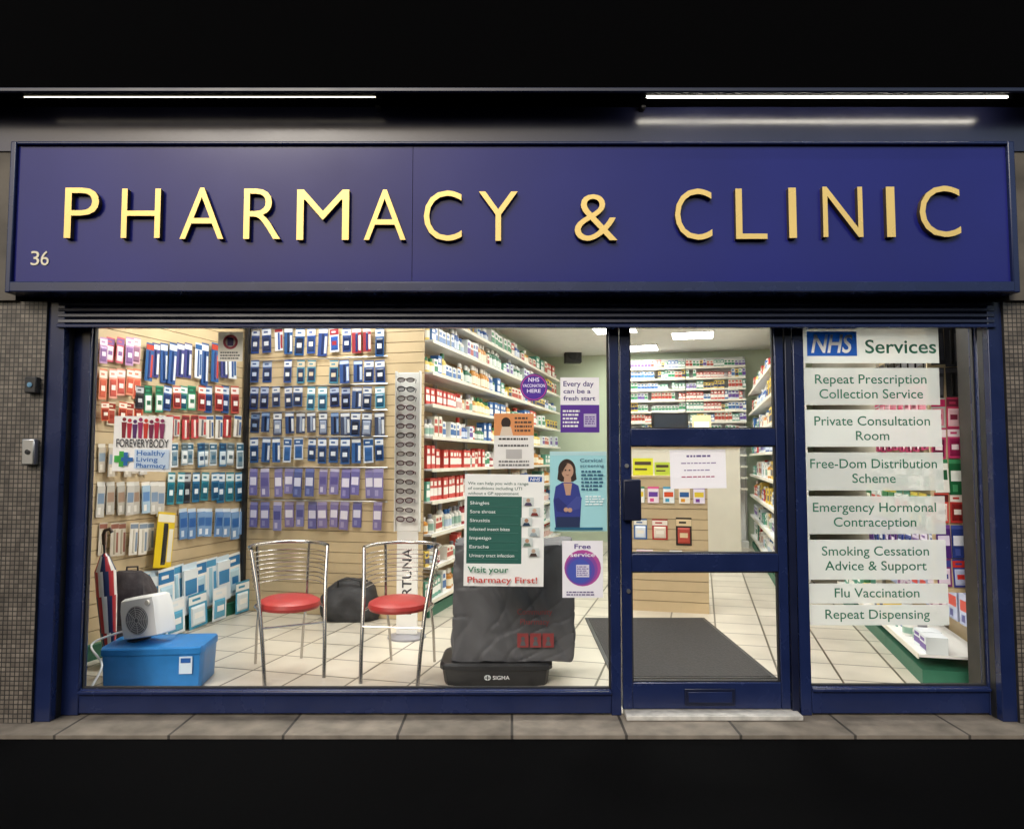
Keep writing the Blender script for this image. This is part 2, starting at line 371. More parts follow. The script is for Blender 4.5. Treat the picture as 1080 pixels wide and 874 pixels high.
for ch,a,c,t,bt in LET:
    b=MB(); mid=(t+bt)/2
    txtbox(b,ch,XP(a,mid,LY),XP(c,mid,LY),ZP(bt,LY),ZP(t,LY),LY+.017,0,bold=-.009,depth=.034,mside=1)
    b.build('letter',[GOLD,GSIDE],sign,sgl,bevel=.0025,seg=2)
for ch,a,c in (('3',33,42),('6',43.5,52)):
    b=MB(); txtbox(b,ch,XP(a,272,GY),XP(c,272,GY),ZP(280,GY),ZP(265,GY),GY-.003,0,depth=.004); b.build('numeral',mat('pale_gold',(.75,.68,.5),.4),sign,sgl)
# recess + canopy + tubes
RY=-.20; CY=-.42
zl=ZP(97,CY)
tag(MB().box(-3.2,3.2,RY,-.05,fz1-.02,zl+.02).build('recess_panel',RECM,o=(0,RY,fz1)),'glossy dark backing panel lit by tubes above the blue sign','panel')
cn=thing('canopy','black canopy box running along the top of the shopfront','canopy',(0,CY,zl)); cl=cn.location.copy()
MB().box(-6,6,CY,.05,zl+.0205,zl+2.2).build('box',BLK2,cn,cl)
MB().box(-6,6,CY-.012,CY+.012,zl-.004,zl+.02).build('lip',NAVYD,cn,cl,bevel=.004)
TUBE=mat('lit_tube',(1.0,.93,.78),.4,emit=42)
TUBE2=mat('lit_tube_dim',(1.0,.88,.68),.4,emit=3.0)
HOUS=mat('tube_housing',(.05,.05,.05),.5)
for a,c,mm,rr_,lab in ((20,402,TUBE2,.0028,'dim fluorescent tube under canopy at the left of sign'),(676,1068,TUBE,.0042,'bright fluorescent tube under canopy at the right of sign')):
    ty=-.352; x0=XP(a,104,ty); x1=XP(c,104,ty)
    t=thing('strip_light',lab,'light',((x0+x1)/2,ty,zl+.018),0); tl=t.location.copy()
    MB().box(x0,x1,ty-.010,ty+.016,zl+.009,zl+.02).build('housing',HOUS,t,tl)
    MB().tube([(x0+.03,ty,zl+.004),(x1-.03,ty,zl+.004)],rr_,10).build('tube',mm,t,tl)
    for xx in (x0,x1-.03): MB().box(xx,xx+.03,ty-.008,ty+.008,zl-.003,zl+.0085).build('end_cap',BLACK,t,tl)
for k,px in enumerate((400,677)):
    z=ZP(114,RY-.03); x=XP(px,114,RY)
    tag(MB().box(x-.010,x+.010,RY-.03,RY-.001,z-.012,z+.02).box(x-.014,x+.014,RY-.05,RY-.0305,z-.008,z+.008).build('bracket',BLACK,o=(x,RY,z),bevel=.003),['small dark bracket on backing panel, left of centre','small dark bracket on backing panel, right of centre'][k],'bracket')
# pillars
MOS=brickmat('mosaic_tiles','#7d7469','#5f574f','#2f2c29',.026,.026,.003,.42,plane='XZ',offset=0,bump=.5,var=.28,nscale=9)
xa=XP(41,560,-.16)
pl=thing('pillar','left pillar clad in small grey mosaic tiles','pillar',(xa-.6,-.16,0)); ll=pl.location.copy()
MB().box(xa-1.6,xa-.003,-.16,.3,0,ZP(318,-.16)).build('mosaic_face',MOS,pl,ll)
STONE=mat('stained_stone',(.10,.088,.072),.8,var=.45,scale=4,bump=.4)
MB().box(-6,fx0-.004,-.19,.3,ZP(318,-.16)+.001,zl+.02).build('upper_stone',STONE,pl,ll)
xb=XP(1067,560,-.16)
pr=thing('pillar','right pillar clad in small grey mosaic tiles','pillar',(xb+.6,-.16,0)); ll=pr.location.copy()
MB().box(xb+.003,xb+1.6,-.16,.3,0,ZP(318,-.16)).build('mosaic_face',MOS,pr,ll)
MB().box(fx1+.004,6,-.19,.3,ZP(318,-.16)+.001,zl+.02).build('upper_stone',STONE,pr,ll)
def swbox(px0,px1,py0,py1,label,body,dot):
    Y=-.162; x0,x1=XP(px0,(py0+py1)/2,Y),XP(px1,(py0+py1)/2,Y); z0,z1=ZP(py1,Y),ZP(py0,Y)
    t=thing('key_switch',label,'switch',((x0+x1)/2,Y,z0)); L=t.location.copy()
    MB().box(x0,x1,Y-.045,Y,z0,z1).build('housing',body,t,L,bevel=.006)
    MB().lathe([(.014,0),(.014,.006),(.006,.0065),(.006,.009)],n=16).xf(Matrix.Translation(((x0+x1)/2,Y-.0455,(z0+z1)/2))@Matrix.Rotation(math.pi/2,4,'X')).build('barrel',dot,t,L)
swbox(28,41,463,490,'steel key switch plate on the left mosaic pillar',STEEL,BLACK)
swbox(31,43,398,415,'small dark switch box on left pillar with pale button',BLACK,pm('#5d8aa8'))

# ================================================================== POSTERS IN THE WINDOW
def poster(name,label,cat,px0,px1,py0,py1,bg,els,Y=.014,group=None,m=None,rot=0):
    mid=(py0+py1)/2; x0,x1=XP(px0,mid,Y),XP(px1,mid,Y); z0,z1=ZP(py1,Y),ZP(py0,Y)
    o=((x0+x1)/2,Y,z0)
    p=MB().box(x0,x1,Y,Y+.0008,z0,z1).build(name,m or papermat(bg),o=o); tag(p,label,cat,group)
    W=x1-x0; Hh=z1-z0; U=lambda u:x0+u*W; V=lambda v:z1-v*Hh
    groups={}; order=[]
    k=0
    for e in els:
        k+=1; y=Y-.0004*k-.0004
        kind=e[0]; c=e[-1]; nm='lettering' if kind in 'tl' else 'picture'
        key=(nm,c,k if kind=='t' else 0)
        if key not in groups: groups[key]=MB(); order.append(key)
        b=groups[key]
        if kind=='r': b.quad((U(e[1]),y,V(e[4])),(U(e[2]),y,V(e[4])),(U(e[2]),y,V(e[3])),(U(e[1]),y,V(e[3])))
        elif kind=='t': txt(b,e[1],U(e[2]),U(e[3]),V(e[5]),(e[5]-e[4])*Hh,y,0,bold=e[6],shear=e[7])
        elif kind=='l':
            _,u0,u1,v0,v1,n,_c=e; rr=random.Random(int(u0*97+v0*991+n)); dv=(v1-v0)/n
            for i in range(n):
                u=u0; end=u1-(rr.random()*.3*(u1-u0))
                while u<end:
                    l=rr.uniform(.03,.10); b.quad((U(u),y,V(v0+dv*(i+.72))),(U(min(u+l,u1)),y,V(v0+dv*(i+.72))),(U(min(u+l,u1)),y,V(v0+dv*(i+.22))),(U(u),y,V(v0+dv*(i+.22)))); u+=l+.018
        elif kind=='c': b.disc(U(e[1]),V(e[2]),e[3]*W,e[4]*Hh,y)
        elif kind=='p': b.poly([(U(a),V(q)) for a,q in e[1]],y)
    for key in order: groups[key].build(key[0],papermat(key[1],.30 if key[0]=='picture' else .03),p,o)
    if rot: p.rotation_euler=(0,rot,0)
    return p
def T(s,u0,u1,v0,v1,c,bold=0.0,shear=0.0): return ('t',s,u0,u1,v0,v1,bold,shear,c)
ppl=[]
for i,c in enumerate(['#8a1d2e','#c3263f','#5b2a6b','#a52b66','#d0392b','#7b1e4a','#b51c40','#8a2f5f']):
    u=.17+i*.094; h=.0+.03*(i%3)
    ppl+= [('c',u,.06+h*.6,.034,.035,c),('p',[(u-.045,.11+h*.6),(u+.045,.11+h*.6),(u+.035,.27),(u+.03,.40),(u-.03,.40),(u-.035,.27)],c)]
poster('window_sticker','white square sticker with row of coloured people and green cross','sticker',119,181,439,497,'#f4f2ef',ppl+[
  T('FOREVERYBODY',.06,.95,.42,.56,'#2a2a30',.012),('r',.38,.97,.60,.95,'#cfdff0'),('r',.12,.20,.64,.92,'#3fae49'),('r',.04,.28,.72,.84,'#3fae49'),
  ('r',.2,.27,.66,.9,'#2f6fb5'),('r',.16,.36,.75,.82,'#2f6fb5'),T('Healthy',.42,.9,.62,.71,'#2e6db4',.006),T('Living',.42,.78,.74,.82,'#2e6db4',.006),T('Pharmacy',.42,.92,.85,.93,'#2e6db4',.006)],rot=math.radians(.9))
poster('window_notice','small white notice with red roundel near top left of window','notice',230,256,350,381,'#e9e5dd',[('c',.5,.34,.3,.25,'#b5485a'),('c',.5,.34,.2,.17,'#f2eee6'),('r',.38,.62,.2,.48,'#6a5a8f'),('l',.1,.9,.66,.95,3,'#555555')])
poster('window_notice','orange topped notice above the green pharmacy poster','notice',521,563,436,494,'#f0eeeb',[('r',0,1,0,.40,'#eda368'),('c',.3,.17,.12,.1,'#3a2a22'),('p',[(.15,.40),(.2,.24),(.42,.24),(.48,.40)],'#f2e6d2'),('l',.52,.95,.05,.35,4,'#5a4232'),('l',.12,.88,.43,.50,1,'#333333'),('l',.1,.9,.55,.62,1,'#555555'),('r',.3,.7,.65,.82,'#c9c6c4'),('l',.12,.88,.84,.97,2,'#777777')])
Y=.014; c=P(563,408.5,Y); r=14.5*4.4/F
o=tuple(c); bd=MB().disc(c.x,c.z,r,r,Y,n=40).build('round_sticker',papermat('#4b2890'),o=o); tag(bd,'round purple vaccination sticker on glass above orange notice','sticker')
for s_,hw,dz,cp in (('NHS',.4,.42,.3),('VACCINATION',.82,.02,.22),('HERE',.5,-.38,.25)):
    b=MB(); txt(b,s_,c.x-r*hw,c.x+r*hw,c.z+r*dz,r*cp,Y-.001,bold=.015); b.build('lettering',papermat('#f4eefc',.03),bd,o)
b=MB()
for k in range(40):
    a0=2*math.pi*k/40;a1=2*math.pi*(k+1)/40
    b.quad(*[(c.x+r*q*math.cos(a),Y-.001,c.z+r*q*math.sin(a)) for q,a in ((.93,a0),(.93,a1),(.87,a1),(.87,a0))][::-1])
b.build('rim',papermat('#d64f8e'),bd,o)
poster('poster','white and purple poster reading Every day, top right of window','poster',591,632,398,456,'#f4f2f5',[T('Every day',.08,.86,.07,.16,'#3d2a78',.014),T('can be a',.08,.78,.21,.29,'#3d2a78',.014),T('fresh start',.08,.9,.34,.42,'#3d2a78',.014),('r',0,1,.50,1,'#6338a2'),('r',.60,.92,.66,.90,'#d9d0ea'),('l',.06,.50,.58,.92,5,'#efedf0'),('l',.63,.88,.70,.86,4,'#6a3fa0')])
skin='#dcae92'
poster('poster','pale aqua poster of a dark haired woman in a blue purple top','poster',580,640,476,560,'#b2e0e5',[('r',0,1,0,.05,'#cdebee'),
  ('c',.30,.235,.155,.14,'#3d2c26'),('p',[(.15,.24),(.45,.24),(.47,.35),(.41,.38),(.2,.38),(.13,.35)],'#3d2c26'),
  ('p',[(.25,.33),(.37,.33),(.38,.42),(.24,.42)],skin),('c',.31,.245,.105,.098,skin),
  ('p',[(.10,.97),(.06,.62),(.10,.44),(.22,.39),(.40,.39),(.50,.43),(.55,.60),(.52,.97)],'#3d489a'),
  ('p',[(.24,.40),(.39,.40),(.36,.55),(.28,.55)],skin),
  ('p',[(.06,.60),(.15,.58),(.36,.72),(.34,.78),(.12,.75)],'#333b85'),('p',[(.56,.58),(.47,.56),(.28,.70),(.30,.76),(.52,.72)],'#4d58aa'),
  ('c',.35,.735,.04,.028,skin),('c',.28,.73,.04,.028,skin),('p',[(.11,.82),(.52,.82),(.52,.97),(.10,.97)],'#2c3a63'),
  ('c',.275,.235,.014,.010,'#2b2322'),('c',.345,.235,.014,.010,'#2b2322'),('p',[(.27,.285),(.31,.297),(.35,.285),(.31,.305)],'#8a3f3a'),
  ('p',[(.2,.20),(.25,.155),(.31,.15),(.26,.20),(.21,.27)],'#3d2c26'),
  T('Cervical',.53,.92,.09,.13,'#1f4a6a',.006),T('screening',.53,.95,.16,.195,'#1f4a6a',.006),('l',.55,.95,.23,.5,6,'#2d5a78'),('l',.62,.95,.55,.68,4,'#f2fafa'),('r',.08,.92,.95,.98,'#2d6a88')])
gp=[('r',.03,.72,.20,.80,'#336d61'),('r',.80,.97,.02,.065,'#1d5bb5'),T('NHS',.82,.95,.03,.057,'#f4f4f4',.02,.2),
 T('We can help you with a range',.04,.80,.07,.095,'#2c5d53',.004),T('of conditions including UTI',.04,.72,.115,.14,'#2c5d53',.004),T('without a GP appointment',.04,.68,.16,.185,'#2c5d53',.004)]
for i,(s_,wd) in enumerate((('Shingles',.24),('Sore throat',.32),('Sinusitis',.25),('Infected insect bites',.5),('Impetigo',.27),('Earache',.24),('Urinary tract infection',.56))):
    v=.245+i*.078; gp+=[T(s_,.07,.07+wd,v,v+.028,'#e8f3ee',.004),('r',.05,.68,v+.045,v+.048,'#5d9186')]
for i,(u,v,c1,c2) in enumerate(((.80,.24,'#c9a58c','#5a4f6a'),(.88,.33,'#d9b9a0','#8a3f3a'),(.78,.42,'#b98a6c','#33475e'),(.87,.51,'#d8c0ae','#a8b4b8'),(.79,.60,'#c79a7b','#6f8a7a'),(.87,.69,'#c9b09a','#54433c'))):
    gp+=[('r',u-.07,u+.07,v-.035,v+.04,'#d9dfdc'),('c',u,v-.008,.025,.018,c1),('p',[(u-.05,v+.04),(u-.03,v+.012),(u+.03,v+.012),(u+.05,v+.04)],c2)]
gp+=[T('Visit your',.05,.56,.825,.875,'#2c7a55',.014),T('Pharmacy First!',.05,.92,.915,.965,'#c8493f',.014)]
poster('poster','tall white and green poster listing conditions, taped before the grey cover','poster',489,573,500,618,'#f5f5f2',gp,rot=math.radians(.6))
poster('poster','white poster with round pink and purple bubble below the woman poster','poster',593,636,570,630,'#f4f2f6',[('c',.5,.48,.45,.32,'#c45aa8'),('c',.47,.50,.40,.285,'#9a58b4'),('c',.45,.52,.35,.25,'#6f5ac0'),('c',.43,.535,.29,.21,'#5566c8'),T('Free',.3,.7,.06,.14,'#4a2f85',.014),T('service',.2,.8,.21,.28,'#f6f3fa',.01),('r',.34,.66,.42,.64,'#efeaf7'),('l',.36,.64,.44,.62,5,'#8d80b5'),('l',.1,.9,.88,.97,2,'#6b5f8a')])
poster('paper_notice','plain white paper notice taped to middle pane of door','notice',707,766,474,515,'#fbf9fc',[('l',.30,.74,.12,.22,1,'#6a5a8f'),('l',.2,.85,.32,.38,1,'#9a8ab0'),('l',.25,.8,.50,.56,1,'#9a8ab0'),('l',.2,.82,.67,.73,1,'#b05a7a')],rot=math.radians(-.8))
FR=frostmat('frosted_vinyl',(.82,.85,.83),.66); FR2=frostmat('frosted_vinyl_clear',(.76,.79,.77),.52)
GT='#22674f'
strips=[(846,990,345,383,FR,['NHS Services'],'frosted strip with blue logo heading the service list'),
 (846,991,388,427,FR2,['Repeat Prescription','Collection Service'],'frosted strip reading Repeat Prescription Collection Service'),
 (847,993,432,471,FR,['Private Consultation','Room'],'frosted strip reading Private Consultation Room'),
 (848,995,477,517,FR2,['Free-Dom Distribution','Scheme'],'frosted strip reading Distribution Scheme on right window'),
 (848,997,523,563,FR2,['Emergency Hormonal','Contraception'],'frosted strip reading Emergency Hormonal Contraception'),
 (849,998,569,611,FR,['Smoking Cessation','Advice & Support'],'frosted strip reading Smoking Cessation Advice and Support'),
 (850,1000,615,636,FR,['Flu Vaccination'],'frosted strip reading Flu Vaccination on right window'),
 (850,1001,637.5,659,FR,['Repeat Dispensing'],'frosted strip reading Repeat Dispensing at foot of list')]
BW=.006
KW=122/natw('Private Consultation',BW)
for a,c,t,bt,mm,ls,lab in strips:
    els=[]; hh=bt-t; ww=c-a
    if ls[0]=='NHS Services':
        els=[('r',.035,.40,.12,.80,'#1f5fc0'),T('NHS',.065,.37,.22,.70,'#ffffff',.02,.22),T('Services',.46,.98,.36,.72,GT,.012)]
    else:
        n=len(ls)
        for i,s_ in enumerate(ls):
            wpx=min(natw(s_,BW)*KW,ww*.91); u=.5-wpx/ww/2
            v0=(7+i*15.5)/hh if n==2 else .24
            els.append(T(s_,u,1-u,v0,v0+9.5/hh,GT,BW))
    # the heading strip sits on the street side of the window, in the daylight
    poster('service_strip',lab,'window lettering',a,c,t,bt,'#ffffff',els,m=mm,group='frosted service strips on the right window',Y=-.013 if ls[0]=='NHS Services' else .014)

# ================================================================== SLATTED DISPLAY WALLS
def slatwall(label,origin,rz,length,height,kick):
    t=thing('slatwall',label,'display wall',origin,rz)
    b=MB(); n=int(height/.1)
    for i in range(n): b.box(0,length,-.012,.0,.0+i*.1+.006,i*.1+.1,0)
    b.box(0,length,.0005,.015,0,height,1)
    b.build('slat_panel',[MAPLE,GROOVE],t)
    if kick: MB().box(0,length,-.06,-.0125,0,.11).build('plinth',GREEN,t)
    return t
wa=slatwall('maple slatted wall on the left hung with toothbrush packs',I(AT,-.3,0),RL,BS+.28,3.2,True)
wb=slatwall('maple slatted wall facing the street hung with blue packs',I(AT+.02,BS,0),RB,LT-AT-.06,3.3,False)
tt,ss,_=PL(259,500,s=BS-.03)
ps=thing('upright_post','black upright post left of the blue hanging packs','post',I(tt,BS-.03,0),RB)
MB().box(-.02,.02,-.03,.01,0,3.2).build('post',BLACK,ps); MB().box(-.05,.05,-.10,.01,0,.02).build('foot',BLACK,ps)
# hanging pack meshes (origin: top centre, front faces -y)
def packmesh(card,blister,accent,style=0):
    b=MB(); w,h=.5,1.0
    b.box(-w,w,-.012,0,-h,0,0)
    if style==0:
        b.frust(-w*.78,w*.78,-h*.93,-h*.36,-.012,-.06,.06,1); b.quad((-w*.98,-.0135,-h*.30),(w*.98,-.0135,-h*.30),(w*.98,-.0135,-h*.06),(-w*.98,-.0135,-h*.06),2)
        b.quad((-w*.5,-.062,-h*.72),(w*.5,-.062,-h*.72),(w*.5,-.062,-h*.55),(-w*.5,-.062,-h*.55),2)
        b.quad((-w*.6,-.015,-h*.21),(w*.3,-.015,-h*.21),(w*.3,-.015,-h*.14),(-w*.6,-.015,-h*.14),0)
    elif style==1:
        b.frust(-w*.25,w*.25,-h*.95,-h*.2,-.012,-.055,.05,1); b.quad((-w*.95,-.0135,-h*.18),(w*.95,-.0135,-h*.18),(w*.95,-.0135,-h*.04),(-w*.95,-.0135,-h*.04),2)
        b.quad((w*.4,-.0135,-h*.9),(w*.9,-.0135,-h*.9),(w*.9,-.0135,-h*.3),(w*.4,-.0135,-h*.3),2)
    else:
        b.box(-w*.97,w*.97,-.10,-.0125,-h,-h*.12,1); b.quad((-w*.8,-.102,-h*.62),(w*.8,-.102,-h*.62),(w*.8,-.102,-h*.32),(-w*.8,-.102,-h*.32),2)
        b.quad((-w*.6,-.102,-h*.92),(w*.1,-.102,-h*.92),(w*.1,-.102,-h*.72),(-w*.6,-.102,-h*.72),0)
    return b.mesh('hanging_pack',[pm(card),pm(blister,.2),pm(accent)])
PK={}
def pack(name,desc,colr,size,loc,rz,style=0,tilt=0,group=None):
    k=(colr,style)
    if k not in PK: PK[k]=packmesh(*colr,style)
    o=bpy.data.objects.new(name,PK[k]); col.objects.link(o); o.location=loc
    o.rotation_euler=(0,tilt,rz); o.scale=(size[0],min(size)*1.0,size[1]); tag(o,desc,'pack',group); return o
rnd=random.Random(3)
rowsB=[(346,30,[('#23407d','#1b2b52','#c7ccd8'),('#8f2430','#22386b','#d7d5d0'),('#1d4f86','#16233f','#d8dde5'),('#2a4f95','#233a66','#e3e1dc'),('#d9dbe0','#2a4f95','#8f2430')]),
       (380,26,[('#2c4c86','#1f2a4a','#b9c6da'),('#34508a','#1c2740','#d9dcdf'),('#3f7f98','#22304f','#c9b9a0'),('#c5ccd8','#39527f','#2c4c86')]),
       (408,25,[('#20396f','#182238','#aab5cc'),('#2a3f6e','#1b2030','#c2a46a'),('#39527f','#232c44','#d0d0d2'),('#4f93ab','#1f4a66','#dfe6e8')]),
       (435,25,[('#24436f','#151c30','#7d95b9'),('#2d4977','#1c2438','#cfd2d6'),('#3b4660','#8d98ad','#cfd2d6')]),
       (462,27,[('#27548c','#1d3358','#d8dee6'),('#335f99','#1f3763','#e2e4e6'),('#c9d2de','#335f99','#27548c'),('#58a0b8','#2f5f86','#e6ecee')]),
       (494,31,[('#8f88bb','#6f69a4','#e0dbec'),('#9f98c0','#7f79ab','#e6e1ee'),('#717cb4','#565f94','#d2d3e6'),('#cbc5da','#8078a8','#5e5692')]),
       (529,31,[('#8280b0','#68659c','#d6d2e4'),('#9c91b2','#7d719e','#dfd9e4'),('#c2bcd2','#8280b0','#50508a')])]
rowname=['first','second','third','fourth','fifth','sixth','seventh']
for ri,(py,hp,cols) in enumerate(rowsB):
    n=12
    zz=PL(330,py,s=BS-.02)[2]
    xr=PL(265,py,s=BS)[0]-AT; xr2=PL(408,py,s=BS)[0]-AT
    MB().tube([(xr,-.03,zz+.012),(xr2,-.03,zz+.012)],.006,6).build('hook_rail',STEEL,wb)
    for i in range(n):
        if rnd.random()<.04: continue
        px=270+i*11.9; t,s,z=PL(px,py,s=BS-.02); d=7.0
        c=cols[(i*2//(3+ri%2))%len(cols)] if rnd.random()<.65 else rnd.choice(cols)
        pack('hanging_pack',f'blue toned pack in {rowname[ri]} row down of rear slatted wall, {ORD[i]} from left',c,(.097+rnd.uniform(-.014,.006),hp*d/F*rnd.uniform(.84,1.02)),I(t+rnd.uniform(-.006,.006),BS-.016-rnd.uniform(0,.05),z),RB,style=2 if ri>=5 else (0 if rnd.random()<.72 else 1),tilt=rnd.uniform(-.05,.05),group='packs hung on the rear slatted wall')
rowsA=[(107,143,5,356,31,[('#b98fb8','#8d6a9c','#e8d9e6'),('#c9a0a8','#9a6f86','#eee2e0'),('#c95a6a','#e8dde2','#8d6a9c')],0,'lilac'),
 (156,242,11,362,44,[('#2b4f86','#1f3866','#d6dce4'),('#27598f','#3b3f6f','#b9432f'),('#3d3f78','#22305a','#dfe3e6'),('#d9dde2','#2b4f86','#27598f')],1,'blue toothbrush'),
 (107,145,5,389,33,[('#d98a6a','#cc604a','#f0e4d8'),('#e2a08c','#c5584c','#f2e8e0')],0,'salmon'),
 (147,246,12,407,29,[('#2f7d6b','#1c4b60','#dfe8e2'),('#274f86','#22335f','#cfd6e0'),('#b34a3a','#7a2a2a','#eee6de'),('#3a3a3f','#222226','#bcbcc0'),('#3a8f6a','#e6e6df','#1c5a3f')],0,'mixed green'),
 (107,146,5,424,24,[('#c9542f','#8f2f22','#efe0d0'),('#d9c9b0','#a5483a','#8f2f22')],0,'rust'),
 (150,248,12,438,26,[('#c9c3b8','#6b6b70','#b53a3a'),('#e0dbd0','#8a8078','#3a5a8a'),('#b53a3a','#e5dcd2','#6b2a2a')],1,'pale'),
 (107,150,6,468,34,[('#d9d2c4','#c4b9a8','#8a9aa8'),('#e6e1d8','#c9c2b6','#a8b4bc')],2,'white'),
 (184,250,9,467,27,[('#cfd6d8','#7a8f9a','#2f5f7a'),('#3f6f8f','#cfd8dc','#1f3f5f'),('#8a9aa0','#e0e3e2','#4a5a60')],0,'grey'),
 (180,250,9,498,33,[('#2d7f8c','#1d5f73','#d9e6e6'),('#3a3f46','#22262b','#b9bdc0'),('#2b6d92','#1b4a6b','#dfe6ea')],0,'teal'),
 (107,170,8,508,38,[('#dcd8d0','#c7c2b8','#7a8fa6'),('#cfcac0','#b8b2a6','#9a7f6a'),('#e6e0d4','#a8c0d0','#5f86b5')],2,'cream'),
 (192,256,8,536,32,[('#c8d4e0','#5f86b5','#2f5fa0'),('#dfe5ea','#7fa0c6','#3a6aa6')],2,'pale blue'),
 (109,158,6,551,34,[('#e2dcd0','#d0c8b8','#7f8fa0'),('#c9bfae','#b0a590','#8f5a4a')],1,'cream long')]
for ri,(a,c,n,py,hp,cols,stl,nm) in enumerate(rowsA):
    for i in range(n):
        px=a+(c-a)*i/(n-1); t,s,z=PL(px,py,t=AT+.02); d=I(t,s).y+D0
        s1=PL(px-(c-a)/(n-1)/2,py,t=AT+.02)[1]; s2=PL(px+(c-a)/(n-1)/2,py,t=AT+.02)[1]
        pack('hanging_pack',f'{nm} pack in {ORD[ri]} group down left slatted wall, {ORD[i]} from street',cols[(i+ri)%len(cols)] if rnd.random()<.7 else rnd.choice(cols),(abs(s2-s1)*rnd.uniform(.84,.97),hp*d/F*rnd.uniform(.82,1.02)),I(AT+.016+rnd.uniform(0,.04),s,z),RL,style=stl,tilt=rnd.uniform(-.06,.06),group='packs hung on the left slatted wall')
t,s,z=PL(172,540,t=AT+.03); pack('hanging_pack','tall yellow and black pack hanging low on the left slatted wall',('#e3c21c','#2a2a2a','#e9e3d0'),(.26,.46),I(AT+.07,s,z),RL+.15,style=1,tilt=.12)
for i in range(9):
    px=148+i*12.2; py=604-i*2.6
    t,s,z=PL(px,py,t=AT+.04); d=I(t,s).y+D0
    cc=[('#e4eaec','#a9cfe0','#4f9ac4'),('#cfe0ea','#e8eef0','#3f86b8'),('#f0efe9','#bcd9e6','#2f78ae')][i%3]
    pack('hanging_pack',f'white and pale blue pack in lowest hanging row by left wall, {ORD[i]} from street',cc,(.19,.42*rnd.uniform(.92,1.05)),I(AT+.03+rnd.uniform(0,.05),s,z),RL,style=[1,2,0][i%3],tilt=rnd.uniform(-.09,.09),group='pale packs hung low on the left wall')
    if i%2==0:
        pack('standing_packet',f'teal and white packet leaning at foot of left wall, {ORD[i]} from street',[('#3f96b8','#e3edf0','#f2f2ee'),('#e6eef2','#5fa9c9','#f4f4f2')][(i//2)%2],(.22,.30),I(AT+.12,s+.05,.31),RL+rnd.uniform(-.2,.2),style=0,tilt=rnd.uniform(-.12,.12),group='packets at the foot of the left wall')

# ================================================================== SHELVING
PRICE=mat('price_strip',(.76,.73,.62),.5)
def make_bay(label,wd,zs,dep,top,base=WHITE,back=MAPLE,kick=True,group=None):
    t=thing('shelving_unit',label,'shelving',(0,0,0),0,group)
    MB().box(0,wd-.003,dep,dep+.02,.1,top).build('back_panel',back,t)
    for x in (0.012,wd-.036): MB().box(x,x+.024,dep-.03,dep-.001,.0,top).build('upright',STEEL,t)
    MB().box(0,wd-.003,.02,dep-.031,0.001,.10).build('plinth',GREEN if kick else base,t)
    for z in zs:
        sf=MB().box(0.001,wd-.004,0.004,dep-.031,z-.018,z).build('shelf',base,t)
        MB().box(0.001,wd-.004,-.004,.0035,z-.030,z+.004).build('price_strip',PRICE,sf)
    return t
def bottle(body,cap,lab):
    b=MB(); b.lathe([(.42,0),(.45,.03),(.45,.55),(.40,.66),(.2,.74),(.18,.78)],n=12,m=0); b.lathe([(.455,.14),(.455,.5)],n=12,m=2); b.lathe([(.22,.781),(.22,.98),(.2,1)],n=12,m=1)
    return b.mesh('bottle',[pm(body),pm(cap),pm(lab)])
def carton(c1,c2):
    b=MB(); b.box(-.5,.5,-.5,.5,0,1,0); b.quad((-.505,-.505,.2),(.505,-.505,.2),(.505,-.505,.55),(-.505,-.505,.55),1); b.quad((-.4,-.505,.66),(.25,-.505,.66),(.25,-.505,.86),(-.4,-.505,.86),1)
    return b.mesh('carton',[pm(c1,.45),pm(c2,.45)])
BOT=[bottle(*c) for c in (('#e8e4da','#2f5f9a','#b9c9d9'),('#c98a3a','#e9e6de','#efe6cf'),('#2f6d4f','#e6e6e0','#dfe8df'),('#9a2f3a','#ebe7df','#f0e0da'),('#f0ede6','#c0392b','#d9b9b0'),('#3a5fa0','#eceae4','#d0d9e8'),('#e3c96a','#3a7a4f','#f4efdc'),('#dcdad4','#8a8a90','#8fb0a0'))]
CAR=[carton(*c) for c in (('#ecebe6','#3a6aa6'),('#e9e2d2','#b5483a'),('#f2f1ee','#3a8a5f'),('#3f6fae','#f0efe9'),('#c9453a','#f1ece2'),('#e8c95a','#3a3f5f'),('#dfe6e8','#6a4f9a'),('#5fa08a','#f2f2ec'),('#f4f3f0','#d98a3a'),('#efe9dc','#8a8f96'))]
bword=['pale','amber','green','red','white','blue','yellow','grey']; cword=['white','cream','pale','blue','red','yellow','grey','teal','ivory','buff']
def put(me,name,label,cat,loc,rz,scl,group):
    o=bpy.data.objects.new(name,me); col.objects.link(o); o.location=loc; o.rotation_euler=(0,0,rz); o.scale=scl; return tag(o,label,cat,group)
def stock(root,wd,zs,n,where,kinds,rn,clear=.30,names=('bottle','carton')):
    R=Matrix.Rotation(root.rotation_euler.z,3,'Z'); base=Vector(root.location)
    for zi,z in enumerate(zs):
        seg=None
        for i in range(n):
            if seg is None or rn.random()<.42: seg=(rn.random()<kinds, rn.randrange(8), rn.uniform(.55,.98))
            if rn.random()<.04: continue
            bt,ix,hf=seg; stp=wd/n; x=stp*(i+.5); w_=stp*.88; h=clear*hf*rn.uniform(.94,1.0)
            loc=base+R@Vector((x,.035+w_*.5+rn.uniform(0,.03),z+.001))
            row=ORD[len(zs)-1-zi]
            if bt: put(BOT[ix],names[0],f'{bword[ix]} bottle on {row} shelf down, {where}, {ORD[i]} along',"bottle",loc,root.rotation_euler.z,(w_,w_,h),f'bottles on {where}')
            else: put(CAR[ix],names[1],f'{cword[ix]} carton on {row} shelf down, {where}, {ORD[i]} along',"box",loc,root.rotation_euler.z+rn.uniform(-.05,.05),(w_,w_*.9,h*.9),f'cartons on {where}')
rn=random.Random(11)
